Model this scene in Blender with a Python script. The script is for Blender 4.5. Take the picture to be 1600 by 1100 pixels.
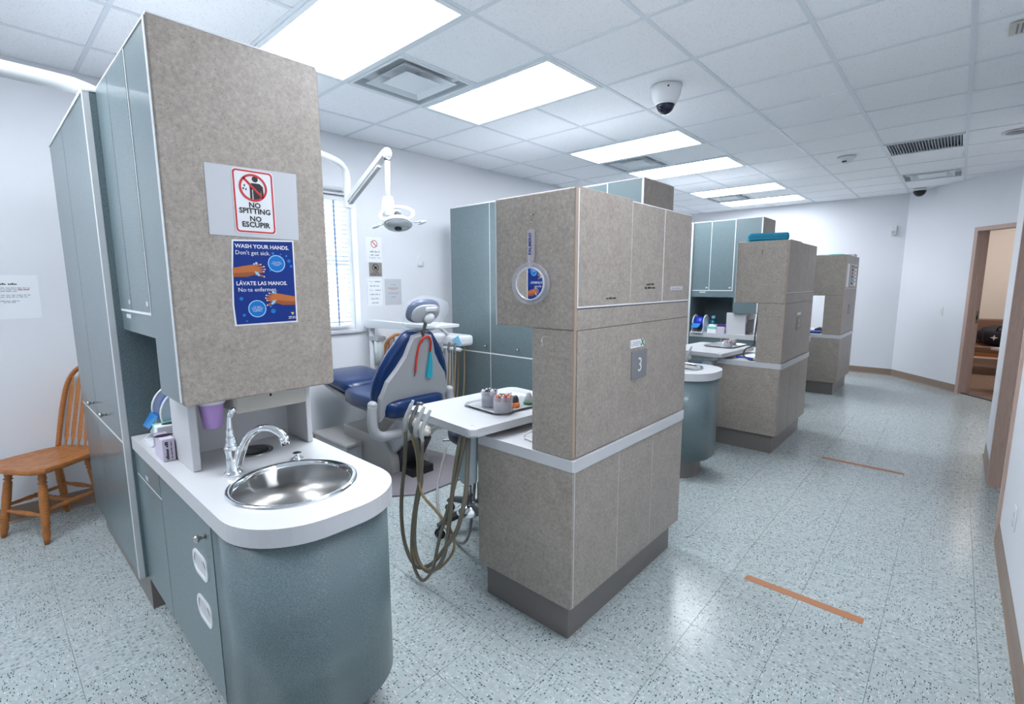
import bpy, bmesh, math, random
from mathutils import Vector, Matrix
random.seed(7)
PI = math.pi
S = bpy.context.scene
COL = S.collection
for o in list(bpy.data.objects): bpy.data.objects.remove(o)

# ------------------------------------------------------------------ camera, world, exposure
cam = bpy.data.cameras.new('camera'); cob = bpy.data.objects.new('camera', cam); COL.objects.link(cob)
YAW, PITCH, ROLL, F = 0.7375, 0.1412, -0.003, 761.3
cam.sensor_fit = 'HORIZONTAL'; cam.sensor_width = 36.0; cam.lens = 36.0 * F / 1600.0
cam.clip_start = 0.05; cam.clip_end = 200
fw = Vector((-math.sin(YAW) * math.cos(PITCH), math.cos(YAW) * math.cos(PITCH), -math.sin(PITCH)))
rt = Vector((math.cos(YAW), math.sin(YAW), 0)); up = rt.cross(fw)
r2 = math.cos(ROLL) * rt + math.sin(ROLL) * up; u2 = -math.sin(ROLL) * rt + math.cos(ROLL) * up
M = Matrix((r2, u2, -fw)).transposed().to_4x4(); M.translation = Vector((0, 0, 1.47))
cob.matrix_world = M
S.camera = cob
W = bpy.data.worlds.new('world'); S.world = W; W.use_nodes = True
bg = W.node_tree.nodes['Background']; bg.inputs[0].default_value = (0.80, 0.90, 1.0, 1); bg.inputs[1].default_value = 2.6
S.view_settings.view_transform = 'Standard'; S.view_settings.look = 'None'; S.view_settings.gamma = 1.0
S.view_settings.use_curve_mapping = False
S.view_settings.exposure = 0.92
PANEL_POWER = 10.5            # radiance of the ceiling light panels
CEIL = 2.779

# ------------------------------------------------------------------ materials
def lin(c):
    return tuple(((v / 255) / 12.92 if v / 255 <= 0.04045 else ((v / 255 + 0.055) / 1.055) ** 2.4) for v in c) + (1.0,)
MATS = {}
def mat(name, rgb, rough=0.5, metal=0.0, spec=0.5, alpha=1.0, trans=0.0, emit=None, power=0.0, coat=0.0):
    if name in MATS: return MATS[name]
    m = bpy.data.materials.new(name); m.use_nodes = True
    b = m.node_tree.nodes['Principled BSDF']
    b.inputs['Base Color'].default_value = lin(rgb); b.inputs['Roughness'].default_value = rough
    b.inputs['Metallic'].default_value = metal; b.inputs['Specular IOR Level'].default_value = spec
    b.inputs['Alpha'].default_value = alpha; b.inputs['Transmission Weight'].default_value = trans
    b.inputs['Coat Weight'].default_value = coat
    if emit: b.inputs['Emission Color'].default_value = lin(emit); b.inputs['Emission Strength'].default_value = power
    MATS[name] = m
    return m
class N:
    def __init__(s, m): s.t = m.node_tree; s.b = s.t.nodes['Principled BSDF']
    def n(s, kind, **kw):
        x = s.t.nodes.new(kind)
        for k, v in kw.items(): setattr(x, k, v)
        return x
    def l(s, a, b): s.t.links.new(a, b)
    def coord(s, scale=(1, 1, 1)):
        tc = s.n('ShaderNodeTexCoord'); mp = s.n('ShaderNodeMapping'); mp.inputs['Scale'].default_value = scale
        s.l(tc.outputs['Object'], mp.inputs['Vector']); return mp.outputs[0]
    def noise(s, vec, scale, detail=4, rough=0.6):
        x = s.n('ShaderNodeTexNoise'); x.inputs['Scale'].default_value = scale; x.inputs['Detail'].default_value = detail
        x.inputs['Roughness'].default_value = rough; s.l(vec, x.inputs['Vector']); return x.outputs['Fac']
    def vor(s, vec, scale):
        x = s.n('ShaderNodeTexVoronoi'); x.inputs['Scale'].default_value = scale; s.l(vec, x.inputs['Vector']); return x
    def ramp(s, fac, stops):
        x = s.n('ShaderNodeValToRGB'); e = x.color_ramp.elements
        while len(e) < len(stops): e.new(0.5)
        for i, (p, c) in enumerate(stops): e[i].position = p; e[i].color = lin(c) if len(c) == 3 else c
        s.l(fac, x.inputs[0]); return x.outputs[0]
    def mix(s, f, a, b, mode='MIX'):
        x = s.n('ShaderNodeMix', data_type='RGBA', blend_type=mode)
        for sock, v in ((x.inputs[0], f), (x.inputs[6], a), (x.inputs[7], b)):
            if hasattr(v, 'is_linked') or hasattr(v, 'links'): s.l(v, sock)
            elif isinstance(v, (int, float)): sock.default_value = v
            else: sock.default_value = lin(v)
        return x.outputs[2]
    def math(s, op, a, b=0.0):
        x = s.n('ShaderNodeMath', operation=op)
        for i, v in enumerate((a, b)):
            if isinstance(v, (int, float)): x.inputs[i].default_value = v
            else: s.l(v, x.inputs[i])
        return x.outputs[0]
    def bump(s, h, strength=0.2, dist=0.002):
        x = s.n('ShaderNodeBump'); x.inputs['Strength'].default_value = strength; x.inputs['Distance'].default_value = dist
        s.l(h, x.inputs['Height']); s.l(x.outputs[0], s.b.inputs['Normal'])
    def base(s, c): s.l(c, s.b.inputs['Base Color'])

# stone-look laminate: taupe mottling, pale veins and dark flecks
stone = mat('stone_laminate', (160, 150, 142), 0.42)
k = N(stone); v = k.coord()
c = k.ramp(k.noise(v, 14, 6, 0.7), [(0.3, (146, 136, 128)), (0.5, (159, 149, 140)), (0.72, (172, 162, 153))])
c = k.mix(0.45, c, k.ramp(k.noise(v, 75, 4, 0.7), [(0.32, (126, 115, 107)), (0.5, (160, 150, 141)), (0.7, (188, 179, 170))]))
fl = k.math('LESS_THAN', k.noise(v, 190, 2, 0.5), 0.33)
c = k.mix(k.math('MULTIPLY', fl, 0.5), c, (98, 86, 77))
k.base(c)
# speckled blue-grey laminate
blue = mat('blue_laminate', (120, 141, 150), 0.34, coat=0.25)
k = N(blue); v = k.coord()
c = k.ramp(k.noise(v, 420, 2, 0.6), [(0.3, (72, 88, 92)), (0.5, (98, 115, 120)), (0.72, (128, 143, 146))])
k.base(c)
white_lam = mat('white_laminate', (200, 200, 203), 0.34)
edge = mat('white_edge_band', (226, 228, 230), 0.4)
grey_edge = mat('pale_edge_band', (206, 208, 210), 0.4)
toe = mat('toe_kick_vinyl', (122, 115, 113), 0.35)
wallm = mat('wall_paint', (226, 227, 232), 0.6)
k = N(wallm); k.bump(k.noise(k.coord(), 260, 3, 0.6), 0.06, 0.001)
warmwall = mat('warm_wall_paint', (228, 220, 212), 0.6)
base_m = mat('vinyl_baseboard', (142, 122, 108), 0.4)
frame_m = mat('taupe_door_frame', (186, 160, 148), 0.4)
k = N(frame_m); k.base(k.ramp(k.noise(k.coord((30, 30, 4)), 3, 3), [(0.3, (180, 154, 142)), (0.7, (190, 164, 152))]))
# ceiling tile with pin holes
tilem = mat('ceiling_tile', (222, 226, 232), 0.85, spec=0.2)
k = N(tilem); v = k.coord()
oi = k.n('ShaderNodeObjectInfo'); va = k.n('ShaderNodeVectorMath', operation='ADD'); k.l(v, va.inputs[0]); k.l(oi.outputs['Location'], va.inputs[1])
vo = k.vor(va.outputs[0], 105); sp = k.n('ShaderNodeSeparateColor'); k.l(vo.outputs['Color'], sp.inputs[0])
hole = k.math('MULTIPLY', k.math('LESS_THAN', vo.outputs['Distance'], 0.24), k.math('LESS_THAN', sp.outputs[0], 0.42))
c = k.mix(k.math('MULTIPLY', hole, 0.55), (246, 248, 251), (170, 176, 184)); k.base(c)
teem = mat('ceiling_tee', (222, 228, 234), 0.4)
# terrazzo-patterned vinyl tile: elongated chips, turned a quarter from tile to tile
floorm = mat('vinyl_tile', (190, 200, 203), 0.21, spec=0.5)
k = N(floorm)
tc = k.n('ShaderNodeTexCoord'); oi = k.n('ShaderNodeObjectInfo')
va = k.n('ShaderNodeVectorMath', operation='MULTIPLY_ADD'); k.l(oi.outputs['Location'], va.inputs[0]); va.inputs[1].default_value = (3.7, 5.3, 1); k.l(tc.outputs['Object'], va.inputs[2])
mp = k.n('ShaderNodeMapping'); mp.inputs['Scale'].default_value = (72, 190, 1); k.l(va.outputs[0], mp.inputs['Vector'])
ds = k.n('ShaderNodeVectorMath', operation='ADD'); nz = k.n('ShaderNodeTexNoise'); nz.inputs['Scale'].default_value = 0.8; k.l(mp.outputs[0], nz.inputs['Vector'])
k.l(mp.outputs[0], ds.inputs[0]); k.l(nz.outputs['Color'], ds.inputs[1])
vo = k.vor(ds.outputs[0], 1.0); sp = k.n('ShaderNodeSeparateColor'); k.l(vo.outputs['Color'], sp.inputs[0])
near = k.math('LESS_THAN', vo.outputs['Distance'], 0.40)
c = k.ramp(k.noise(va.outputs[0], 40, 3), [(0.3, (164, 173, 173)), (0.7, (182, 191, 191))])
for lo, hi, col in ((0.0, 0.15, (58, 80, 80)), (0.15, 0.25, (104, 116, 118)), (0.25, 0.43, (206, 213, 214)), (0.43, 0.47, (182, 156, 150))):
    f = k.math('MULTIPLY', near, k.math('MULTIPLY', k.math('GREATER_THAN', sp.outputs[0], lo), k.math('LESS_THAN', sp.outputs[0], hi)))
    c = k.mix(f, c, col)
k.base(c)
jointm = mat('floor_joint', (128, 136, 138), 0.5)
carpet = mat('tan_carpet', (165, 140, 124), 0.95, spec=0.1)
k = N(carpet); k.base(k.ramp(k.noise(k.coord(), 120, 4), [(0.3, (96, 78, 68)), (0.7, (150, 126, 112))]))
oak = mat('honey_oak', (190, 120, 58), 0.35)
k = N(oak); k.base(k.ramp(k.noise(k.coord((5, 5, 45)), 6, 5), [(0.25, (140, 82, 38)), (0.5, (172, 108, 54)), (0.75, (192, 130, 72))]))
chrome = mat('chrome', (235, 238, 240), 0.06, 1.0)
steel = mat('brushed_steel', (142, 140, 138), 0.32, 1.0)
k = N(steel); k.bump(k.noise(k.coord((4, 4, 300)), 3, 3), 0.06, 0.001)
nickel = mat('nickel_knob', (190, 186, 178), 0.22, 1.0)
plastic = mat('white_plastic', (224, 226, 228), 0.35)
greyp = mat('light_grey_plastic', (190, 192, 194), 0.38)
chairshell = mat('chair_shell_grey', (178, 178, 182), 0.36)
taupep = mat('warm_grey_casting', (172, 169, 167), 0.42)
platem = mat('grey_floor_plate', (128, 122, 128), 0.5)
bluevinyl = mat('navy_vinyl', (6, 42, 92), 0.30, coat=0.2)
blackp = mat('black_plastic', (20, 21, 24), 0.35)
darkp = mat('charcoal_plastic', (58, 60, 66), 0.4)
hosem = mat('olive_grey_hose', (120, 112, 96), 0.45)
hose2 = mat('tan_hose', (150, 128, 92), 0.45)
greyhose = mat('pale_grey_hose', (146, 144, 142), 0.45)
paper = mat('paper', (196, 198, 203), 0.7)
paperw = mat('white_sheet', (236, 238, 242), 0.55)
ink = mat('black_ink', (30, 30, 34), 0.6)
greyink = mat('grey_ink', (150, 152, 160), 0.6)
redink = mat('red_ink', (196, 32, 38), 0.5)
pblue = mat('poster_blue', (5, 44, 124), 0.55, spec=0.3)
pblue2 = mat('poster_light_blue', (20, 112, 190), 0.55, spec=0.3)
pblue3 = mat('poster_pale_blue', (150, 208, 240), 0.35)
skin1 = mat('poster_brown', (186, 102, 44), 0.55)
skin2 = mat('poster_dark_brown', (150, 76, 30), 0.4)
wink = mat('white_ink', (226, 227, 230), 0.5)
goldink = mat('gold_ink', (226, 190, 110), 0.5)
signgrey = mat('sign_grey', (126, 126, 130), 0.45)
brass_grey = mat('sign_tan_grey', (150, 142, 134), 0.45)
greenink = mat('green_ink', (16, 130, 76), 0.5)
mirror = mat('mirror_glass', (240, 242, 244), 0.02, 1.0)
clearp = mat('clear_plastic', (206, 204, 214), 0.12, alpha=0.33)
clearfilm = mat('clear_film', (232, 238, 246), 0.10, alpha=0.13)
bluefilm = mat('blue_film', (36, 128, 200), 0.2, alpha=0.85)
rollblue = mat('roll_blue', (50, 100, 176), 0.3)
rolldeep = mat('roll_deep_blue', (28, 52, 170), 0.3)
lilac = mat('lilac_plastic', (196, 160, 224), 0.4)
lilacbox = mat('lilac_card', (206, 196, 214), 0.55)
purplebox = mat('mauve_card', (168, 148, 178), 0.55)
mint = mat('mint_card', (110, 206, 190), 0.5)
teal = mat('teal_cover', (10, 138, 172), 0.45)
redtube = mat('red_tube', (214, 62, 48), 0.35)
cyanclip = mat('cyan_bib', (40, 176, 200), 0.5)
orange = mat('orange_plastic', (240, 120, 30), 0.4)
tapem = mat('brown_tape', (176, 122, 88), 0.5)
tan_cush = mat('taupe_upholstery', (128, 98, 82), 0.8)
bagm = mat('dark_bag_cloth', (22, 24, 34), 0.7)
beige = mat('beige_plastic', (206, 200, 190), 0.4)
mouthw = mat('teal_mouthwash', (10, 110, 140), 0.15, trans=0.4)
glass = mat('window_glass', (245, 250, 252), 0.0, trans=1.0, alpha=0.15)
blindm = mat('white_blind_slat', (240, 243, 247), 0.5)
laddm = mat('blue_grey_tape', (120, 150, 190), 0.6)
purple = mat('purple_plastic', (84, 60, 170), 0.5)
panelm = mat('light_panel', (255, 255, 255), 0.6, emit=(240, 247, 255), power=PANEL_POWER)
lens = mat('lamp_lens', (238, 243, 247), 0.08, alpha=0.3)
duct = mat('duct_grey', (120, 126, 134), 0.5)
ventm = mat('vent_white', (224, 230, 234), 0.4)
grillem = mat('grille_grey', (150, 156, 164), 0.45)

# ------------------------------------------------------------------ mesh helpers
class MB:
    def __init__(s): s.bm = bmesh.new()
    def _add(s, fn, smooth=False):
        t = bmesh.new(); fn(t)
        bmesh.ops.recalc_face_normals(t, faces=t.faces)
        for f in t.faces: f.smooth = smooth
        me = bpy.data.meshes.new('tmp'); t.to_mesh(me); t.free(); s.bm.from_mesh(me); bpy.data.meshes.remove(me)
        return s
    def box(s, x0, x1, y0, y1, z0, z1, bev=0.0, seg=2, mx=None):
        def fn(t):
            g = bmesh.ops.create_cube(t, size=1.0)
            for q in g['verts']:
                q.co = Vector((x0 + (q.co.x + .5) * (x1 - x0), y0 + (q.co.y + .5) * (y1 - y0), z0 + (q.co.z + .5) * (z1 - z0)))
            if bev > 0: bmesh.ops.bevel(t, geom=list(t.edges), offset=bev, segments=seg, affect='EDGES', profile=0.5)
            if mx is not None: bmesh.ops.transform(t, matrix=mx, verts=t.verts)
        return s._add(fn, False)
    def cyl(s, p0, p1, r0, r1=None, n=20, caps=True, smooth=True):
        p0 = Vector(p0); p1 = Vector(p1); r1 = r0 if r1 is None else r1
        return s.loft([s.ring(p0, p1 - p0, r0, n), s.ring(p1, p1 - p0, r1, n)], caps, smooth)
    @staticmethod
    def ring(c, d, r, n=16, ref=None, ry=None):
        d = Vector(d).normalized(); a = Vector((0, 0, 1)) if abs(d.z) < 0.95 else Vector((1, 0, 0))
        if ref is not None: a = Vector(ref)
        e1 = a.cross(d).normalized(); e2 = d.cross(e1).normalized(); ry = r if ry is None else ry
        return [Vector(c) + e1 * (r * math.cos(2 * PI * i / n)) + e2 * (ry * math.sin(2 * PI * i / n)) for i in range(n)]
    def loft(s, rings, caps=True, smooth=True, closed=False):
        def fn(t):
            R = [[t.verts.new(p) for p in r] for r in rings]; n = len(R[0])
            for a, b in zip(R[:-1], R[1:]):
                for i in range(n):
                    try: t.faces.new((a[i], a[(i + 1) % n], b[(i + 1) % n], b[i]))
                    except ValueError: pass
            if closed:
                a, b = R[-1], R[0]
                for i in range(n): t.faces.new((a[i], a[(i + 1) % n], b[(i + 1) % n], b[i]))
            elif caps:
                t.faces.new(R[0][::-1]); t.faces.new(R[-1])
        s._add(fn, smooth)
        if smooth and caps and not closed:
            pass
        return s
    def tube(s, pts, r, n=10, sub=6, caps=True):
        P = [Vector(p) for p in pts]
        if sub > 1 and len(P) > 2: P, rr = catmull(P, sub), None
        R = r if isinstance(r, (list, tuple)) else [r] * len(P)
        if len(R) != len(P): R = [R[min(int(i / (len(P) - 1) * (len(R) - 1) + .5), len(R) - 1)] for i in range(len(P))]
        T = [(P[min(i + 1, len(P) - 1)] - P[max(i - 1, 0)]).normalized() for i in range(len(P))]
        a = Vector((0, 0, 1)) if abs(T[0].z) < 0.9 else Vector((1, 0, 0))
        nrm = (a - T[0] * a.dot(T[0])).normalized(); rings = []
        for p, t, q in zip(P, T, R):
            nrm = (nrm - t * nrm.dot(t)).normalized(); b = t.cross(nrm)
            rings.append([p + nrm * (q * math.cos(2 * PI * i / n)) + b * (q * math.sin(2 * PI * i / n)) for i in range(n)])
        return s.loft(rings, caps, True)
    def lathe(s, prof, c=(0, 0, 0), n=24, mx=None, caps=True, sy=1.0):
        c = Vector(c); rings = []
        for r, z in prof:
            ring = [Vector((r * math.cos(2 * PI * i / n), sy * r * math.sin(2 * PI * i / n), z)) for i in range(n)]
            rings.append([(mx @ p if mx is not None else p) + c for p in ring])
        return s.loft(rings, caps, True)
    def prism(s, poly, o, u, v, depth, bev=0.0, smooth=False):
        """poly: 2d outline in the plane (o,u,v); extruded by the vector depth"""
        o, u, v, d = Vector(o), Vector(u), Vector(v), Vector(depth)
        def fn(t):
            a = [t.verts.new(o + u * p[0] + v * p[1]) for p in poly]
            b = [t.verts.new(o + u * p[0] + v * p[1] + d) for p in poly]
            n = len(a); t.faces.new(a[::-1]); t.faces.new(b)
            for i in range(n): t.faces.new((a[i], a[(i + 1) % n], b[(i + 1) % n], b[i]))
            if bev > 0:
                cap = [e for e in t.edges if (e.verts[0] in a and e.verts[1] in a) or (e.verts[0] in b and e.verts[1] in b)]
                bmesh.ops.bevel(t, geom=cap, offset=bev, segments=2, affect='EDGES', profile=0.5)
        return s._add(fn, smooth)
    def frame(s, outer, inner, o, u, v, depth):
        """flat ring between two outlines of equal length"""
        o, u, v, d = Vector(o), Vector(u), Vector(v), Vector(depth)
        def fn(t):
            L = [[t.verts.new(o + u * p[0] + v * p[1] + d * h) for p in q] for h in (0, 1) for q in (outer, inner)]
            n = len(outer)
            for i in range(n):
                j = (i + 1) % n
                t.faces.new((L[0][i], L[0][j], L[1][j], L[1][i])); t.faces.new((L[2][i], L[3][i], L[3][j], L[2][j]))
                t.faces.new((L[0][i], L[2][i], L[2][j], L[0][j])); t.faces.new((L[1][i], L[1][j], L[3][j], L[3][i]))
        return s._add(fn, False)
    def ell(s, c, r, n=20, m=12, mx=None):
        rx, ry, rz = r; rings = []
        for i in range(m + 1):
            a = -PI / 2 + PI * i / m; q = max(math.cos(a), 0.02)
            ring = [Vector((rx * q * math.cos(2 * PI * j / n), ry * q * math.sin(2 * PI * j / n), rz * math.sin(a))) for j in range(n)]
            rings.append([(mx @ p if mx is not None else p) + Vector(c) for p in ring])
        return s.loft(rings, True, True)
    def raw(s, verts, faces, smooth=False):
        def fn(t):
            V = [t.verts.new(p) for p in verts]
            for f in faces: t.faces.new([V[i] for i in f])
        return s._add(fn, smooth)
    def build(s, name, m, parent=None, loc=None, local=False):
        o0 = Vector((0, 0, 0))
        if parent is not None and not local: o0 = ORG.get(parent.name, Vector((0, 0, 0)))
        if parent is None and loc is not None: o0 = Vector(loc)
        me = bpy.data.meshes.new(name); s.bm.to_mesh(me); s.bm.free()
        if o0.length: me.transform(Matrix.Translation(-o0))
        me.materials.append(m)
        o = bpy.data.objects.new(name, me); COL.objects.link(o)
        ORG[o.name] = o0
        if parent is not None: o.parent = parent
        elif loc is not None: o.location = o0
        return o
ORG = {}
def catmull(P, sub):
    out = []
    for i in range(len(P) - 1):
        a, b, c, d = P[max(i - 1, 0)], P[i], P[i + 1], P[min(i + 2, len(P) - 1)]
        for j in range(sub):
            t = j / sub
            out.append(0.5 * ((2 * b) + (c - a) * t + (2 * a - 5 * b + 4 * c - d) * t * t + (3 * b - a - 3 * c + d) * t ** 3))
    out.append(P[-1]); return out
def T(name, label, cat, loc, group=None, rz=0.0, local=False):
    o = bpy.data.objects.new(name, None); COL.objects.link(o); o.empty_display_size = 0.1
    o.location = loc; o.rotation_euler = (0, 0, rz); o['label'] = label; o['category'] = cat
    if group: o['group'] = group
    ORG[o.name] = Vector((0, 0, 0)) if local else Vector(loc)
    return o
def tag(o, label, cat, group=None):
    o['label'] = label; o['category'] = cat
    if group: o['group'] = group
    return o
def struct(o): o['kind'] = 'structure'; return o
def kids(o): return [c for c in bpy.data.objects if c.parent == o]
def dup(o, off, label=None, parent=None, group=None):
    c = o.copy(); COL.objects.link(c)
    if parent is not None: c.parent = parent
    else:
        c.location = Vector(o.location) + Vector(off)
        if label: c['label'] = label
        if group: c['group'] = group
    for ch in kids(o): dup(ch, off, None, c)
    return c
def rrect(w, h, r, n=5, cx=0, cy=0):
    pts = []
    for sx, sy, a0 in ((1, -1, -PI / 2), (1, 1, 0), (-1, 1, PI / 2), (-1, -1, PI)):
        for i in range(n + 1):
            a = a0 + PI / 2 * i / n
            pts.append((cx + sx * (w / 2 - r) + r * math.cos(a), cy + sy * (h / 2 - r) + r * math.sin(a)))
    return pts
def circ(r, n=28, cx=0, cy=0, ry=None):
    ry = r if ry is None else ry
    return [(cx + r * math.cos(2 * PI * i / n), cy + ry * math.sin(2 * PI * i / n)) for i in range(n)]
def text(parent, s, o, u, v, size, m, name='lettering', bold=0.0, align='CENTER', squeeze=1.0, local=False):
    """flat print: characters as a thin mesh lying in the plane (o,u,v)"""
    cu = bpy.data.curves.new('t', 'FONT'); cu.body = s; cu.size = size; cu.align_x = align; cu.align_y = 'CENTER'; cu.offset = bold * size
    cu.resolution_u = 2; cu.space_line = 0.9
    to = bpy.data.objects.new('t', cu); COL.objects.link(to)
    bpy.context.view_layer.update()
    me = bpy.data.meshes.new_from_object(to.evaluated_get(bpy.context.evaluated_depsgraph_get()))
    bpy.data.objects.remove(to); bpy.data.curves.remove(cu)
    u, v = Vector(u), Vector(v); n = u.cross(v)
    Mx = Matrix((u * squeeze, v, n)).transposed().to_4x4(); o0 = Vector((0, 0, 0)) if local else ORG.get(parent.name, Vector((0, 0, 0)))
    Mx.translation = Vector(o) - o0; me.transform(Mx); me.materials.clear(); me.materials.append(m); me.name = name
    ob = bpy.data.objects.new(name, me); COL.objects.link(ob); ob.parent = parent; ORG[ob.name] = o0
    return ob

def scribble(parent, o, u, v, width, h, m, seed=0, name='print_line', t=.0005):
    """print too small to read in the photograph: word-sized blocks with ragged tops"""
    r = random.Random(seed); u, v = Vector(u), Vector(v); n = u.cross(v); mb = MB(); x = -width / 2
    while x < width / 2 - h * .5:
        w_ = min(h * r.uniform(1.6, 4.2), width / 2 - x); q = x
        while q < x + w_ - h * .2:
            cw = h * .55; hh = h * r.choice((.62, .7, 1.0))
            mb.prism([(q, 0), (min(q + cw, x + w_), 0), (min(q + cw, x + w_), hh), (q, hh)], Vector(o) - v * (h / 2), u, v, n * t); q += cw * 1.28
        x += w_ + h * .7
    return mb.build(name, m, parent)

# ------------------------------------------------------------------ the room shell
XW, XR, YE, YB = -4.22, 0.30, 9.62, -3.4     # window wall, right wall, end wall, back wall
P0 = Vector((-0.66, 9.62, 0)); SD = Vector((0.632, -0.775, 0)).normalized(); SN = Vector((-0.775, -0.632, 0)).normalized()
def sp(s, off, z): return P0 + SD * s - SN * off + Vector((0, 0, z))

floor = struct(MB().box(XW - .2, 3.0, YB - .2, 12.5, -0.06, -0.004).build('floor', jointm))
TS = 0.3048; tx0 = -0.418; ty0 = 0.12
def tile_mesh():
    m = MB().box(-TS / 2 + .0007, TS / 2 - .0007, -TS / 2 + .0007, TS / 2 - .0007, -0.0045, 0.0); o = m.build('tile', floorm, floor)
    return o
cells = []
for i in range(-13, 10):
    for j in range(-12, 32):
        x, y = tx0 + (i + .5) * TS, ty0 + (j + .5) * TS
        if x < XW - .1 or y > 9.9: continue
        fwd2 = x * -0.672 + y * 0.740; lat = x * 0.740 + y * 0.672
        seen = fwd2 > 0.75 and abs(lat) < fwd2 * 1.12 + .3
        hidden = (-3.8 < x < -1.6 and .45 < y < .85) or (-1.5 < x < -1.1 and 1.55 < y < 2.4) or (-3.8 < x < -1.5 and 3.4 < y < 3.85) or (-1.5 < x < -1.1 and 4.55 < y < 5.4) or x > .45
        cells.append(((0 if seen and not hidden else 1), math.hypot(x, y), i, j, x, y))
cells.sort()
proto = None; rest = MB(); restv = []; restf = []
for q, (a, d, i, j, x, y) in enumerate(cells):
    if q < 300:
        if proto is None: proto = tile_mesh(); t = proto
        else: t = proto.copy(); COL.objects.link(t)
        t.location = (x, y, 0); t.rotation_euler = (0, 0, (PI / 2) * ((i + j) % 2))
    else:
        b = len(restv); h = TS / 2 - .0007
        restv += [(x - h, y - h, 0), (x + h, y - h, 0), (x + h, y + h, 0), (x - h, y + h, 0)]; restf.append((b, b + 1, b + 2, b + 3))
ro = rest.raw(restv, restf).build('tile', floorm, floor); ro['kind'] = 'stuff'

# ceiling: backing, tees and lay-in tiles
ceil = struct(MB().box(XW - .2, 3.0, YB - .2, 12.5, CEIL + .05, CEIL + .10).build('ceiling', tilem))
G = 0.6096; U0, V0 = -1.284, 3.021
LIGHTS = [(-3, vv) for vv in (-8, -6, -3, -1, 2, 4, 7, 9)] + [(0, -3)]  # last entry: unseen fill panel, added to brighten the aisle-facing stone
VENTS = [(-3, -7), (-3, -2), (-3, 3), (-3, 8), (1, 8)]
GRILLE = (1, 5)
skip = set()
for (a, b) in LIGHTS: skip |= {(a, b), (a + 1, b)}
skip |= set(VENTS); skip.add(GRILLE)
tcache = {}
for a in range(-5, 7):
    for b in range(-11, 12):
        x0, x1 = max(U0 + a * G, XW), min(U0 + (a + 1) * G, 2.9); y0, y1 = max(V0 + b * G, YB), min(V0 + (b + 1) * G, 9.9)
        if x1 - x0 < .03 or y1 - y0 < .03 or (a, b) in skip: continue
        key = (round(x1 - x0, 3), round(y1 - y0, 3))
        if key not in tcache:
            w, h = key; t = MB().box(-w / 2 + .004, w / 2 - .004, -h / 2 + .004, h / 2 - .004, 0.003, 0.018).build('tile', tilem, ceil); tcache[key] = t
        else: t = tcache[key].copy(); COL.objects.link(t)
        t.location = ((x0 + x1) / 2, (y0 + y1) / 2, CEIL)
for a in range(-4, 7):
    x = U0 + a * G
    cuts = [(V0 + b * G, V0 + (b + 1) * G) for (la, b) in LIGHTS if la + 1 == a]
    y = YB
    for c0_, c1_ in sorted(cuts) + [(9.9, 10)]:
        MB().box(x - .012, x + .012, y, c0_, CEIL - .0015, CEIL + .0045).build('tee', teem, ceil); y = c1_
for b in range(-10, 12):
    y = V0 + b * G
    xs = [XW] + [x for x in (U0 - 3 * G, U0 - G)] + [2.9]
    for x0, x1 in zip(xs[:-1], xs[1:]):
        MB().box(x0, x1, y - .011, y + .011, CEIL - .0008, CEIL + .0044).build('cross_tee', teem, ceil)

# walls
wy0, wy1, wz0, wz1 = 1.50, 2.49, 1.03, 2.265       # window opening
w = MB()
w.box(XW - .16, XW, YB - .12, wy0, 0, CEIL + .06).box(XW - .16, XW, wy1, 12.0, 0, CEIL + .06).box(XW - .16, XW, wy0, wy1, 0, wz0).box(XW - .16, XW, wy0, wy1, wz1, CEIL + .06)
struct(w.build('wall_window', wallm))
struct(MB().box(XW, P0.x + .0, YE, YE + .12, 0, CEIL + .06).build('wall_end', wallm))
# slanted wall with the doorway
D0, D1, DH = 1.25, 2.16, 2.10
w = MB()
def slab(w, s0, s1, o0, o1, z0, z1):
    w.prism([(s0, o0), (s1, o0), (s1, o1), (s0, o1)], P0 + Vector((0, 0, z0)), SD, -SN, (0, 0, z1 - z0))
slab(w, 0, D0 - .02, 0, .12, 0, CEIL + .06); slab(w, D1 + .02, 5.2, 0, .12, 0, CEIL + .06); slab(w, D0 - .02, D1 + .02, 0, .12, DH + .02, CEIL + .06)
struct(w.build('wall_slanted', wallm))
w = MB().box(XR, XR + .12, YB, 3.83, 0, CEIL + .06).box(XR, XR + .12, 4.83, 5.68, 0, CEIL + .06).box(XR, XR + .12, 3.83, 4.83, 2.12, CEIL + .06)
struct(w.build('wall_right', wallm))
struct(MB().box(XR + .12, 2.7, 5.56, 5.68, 0, CEIL + .06).build('wall_corridor', wallm))
struct(MB().box(2.6, 2.72, YB, 6.6, 0, CEIL + .06).build('wall_side_room', wallm))
struct(MB().box(XR + .12, 2.6, 2.9, 3.0, 0, CEIL + .06).build('wall_side_room_end', wallm))
struct(MB().box(XW, 2.72, YB - .12, YB, 0, CEIL + .06).build('wall_back', wallm))
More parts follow.
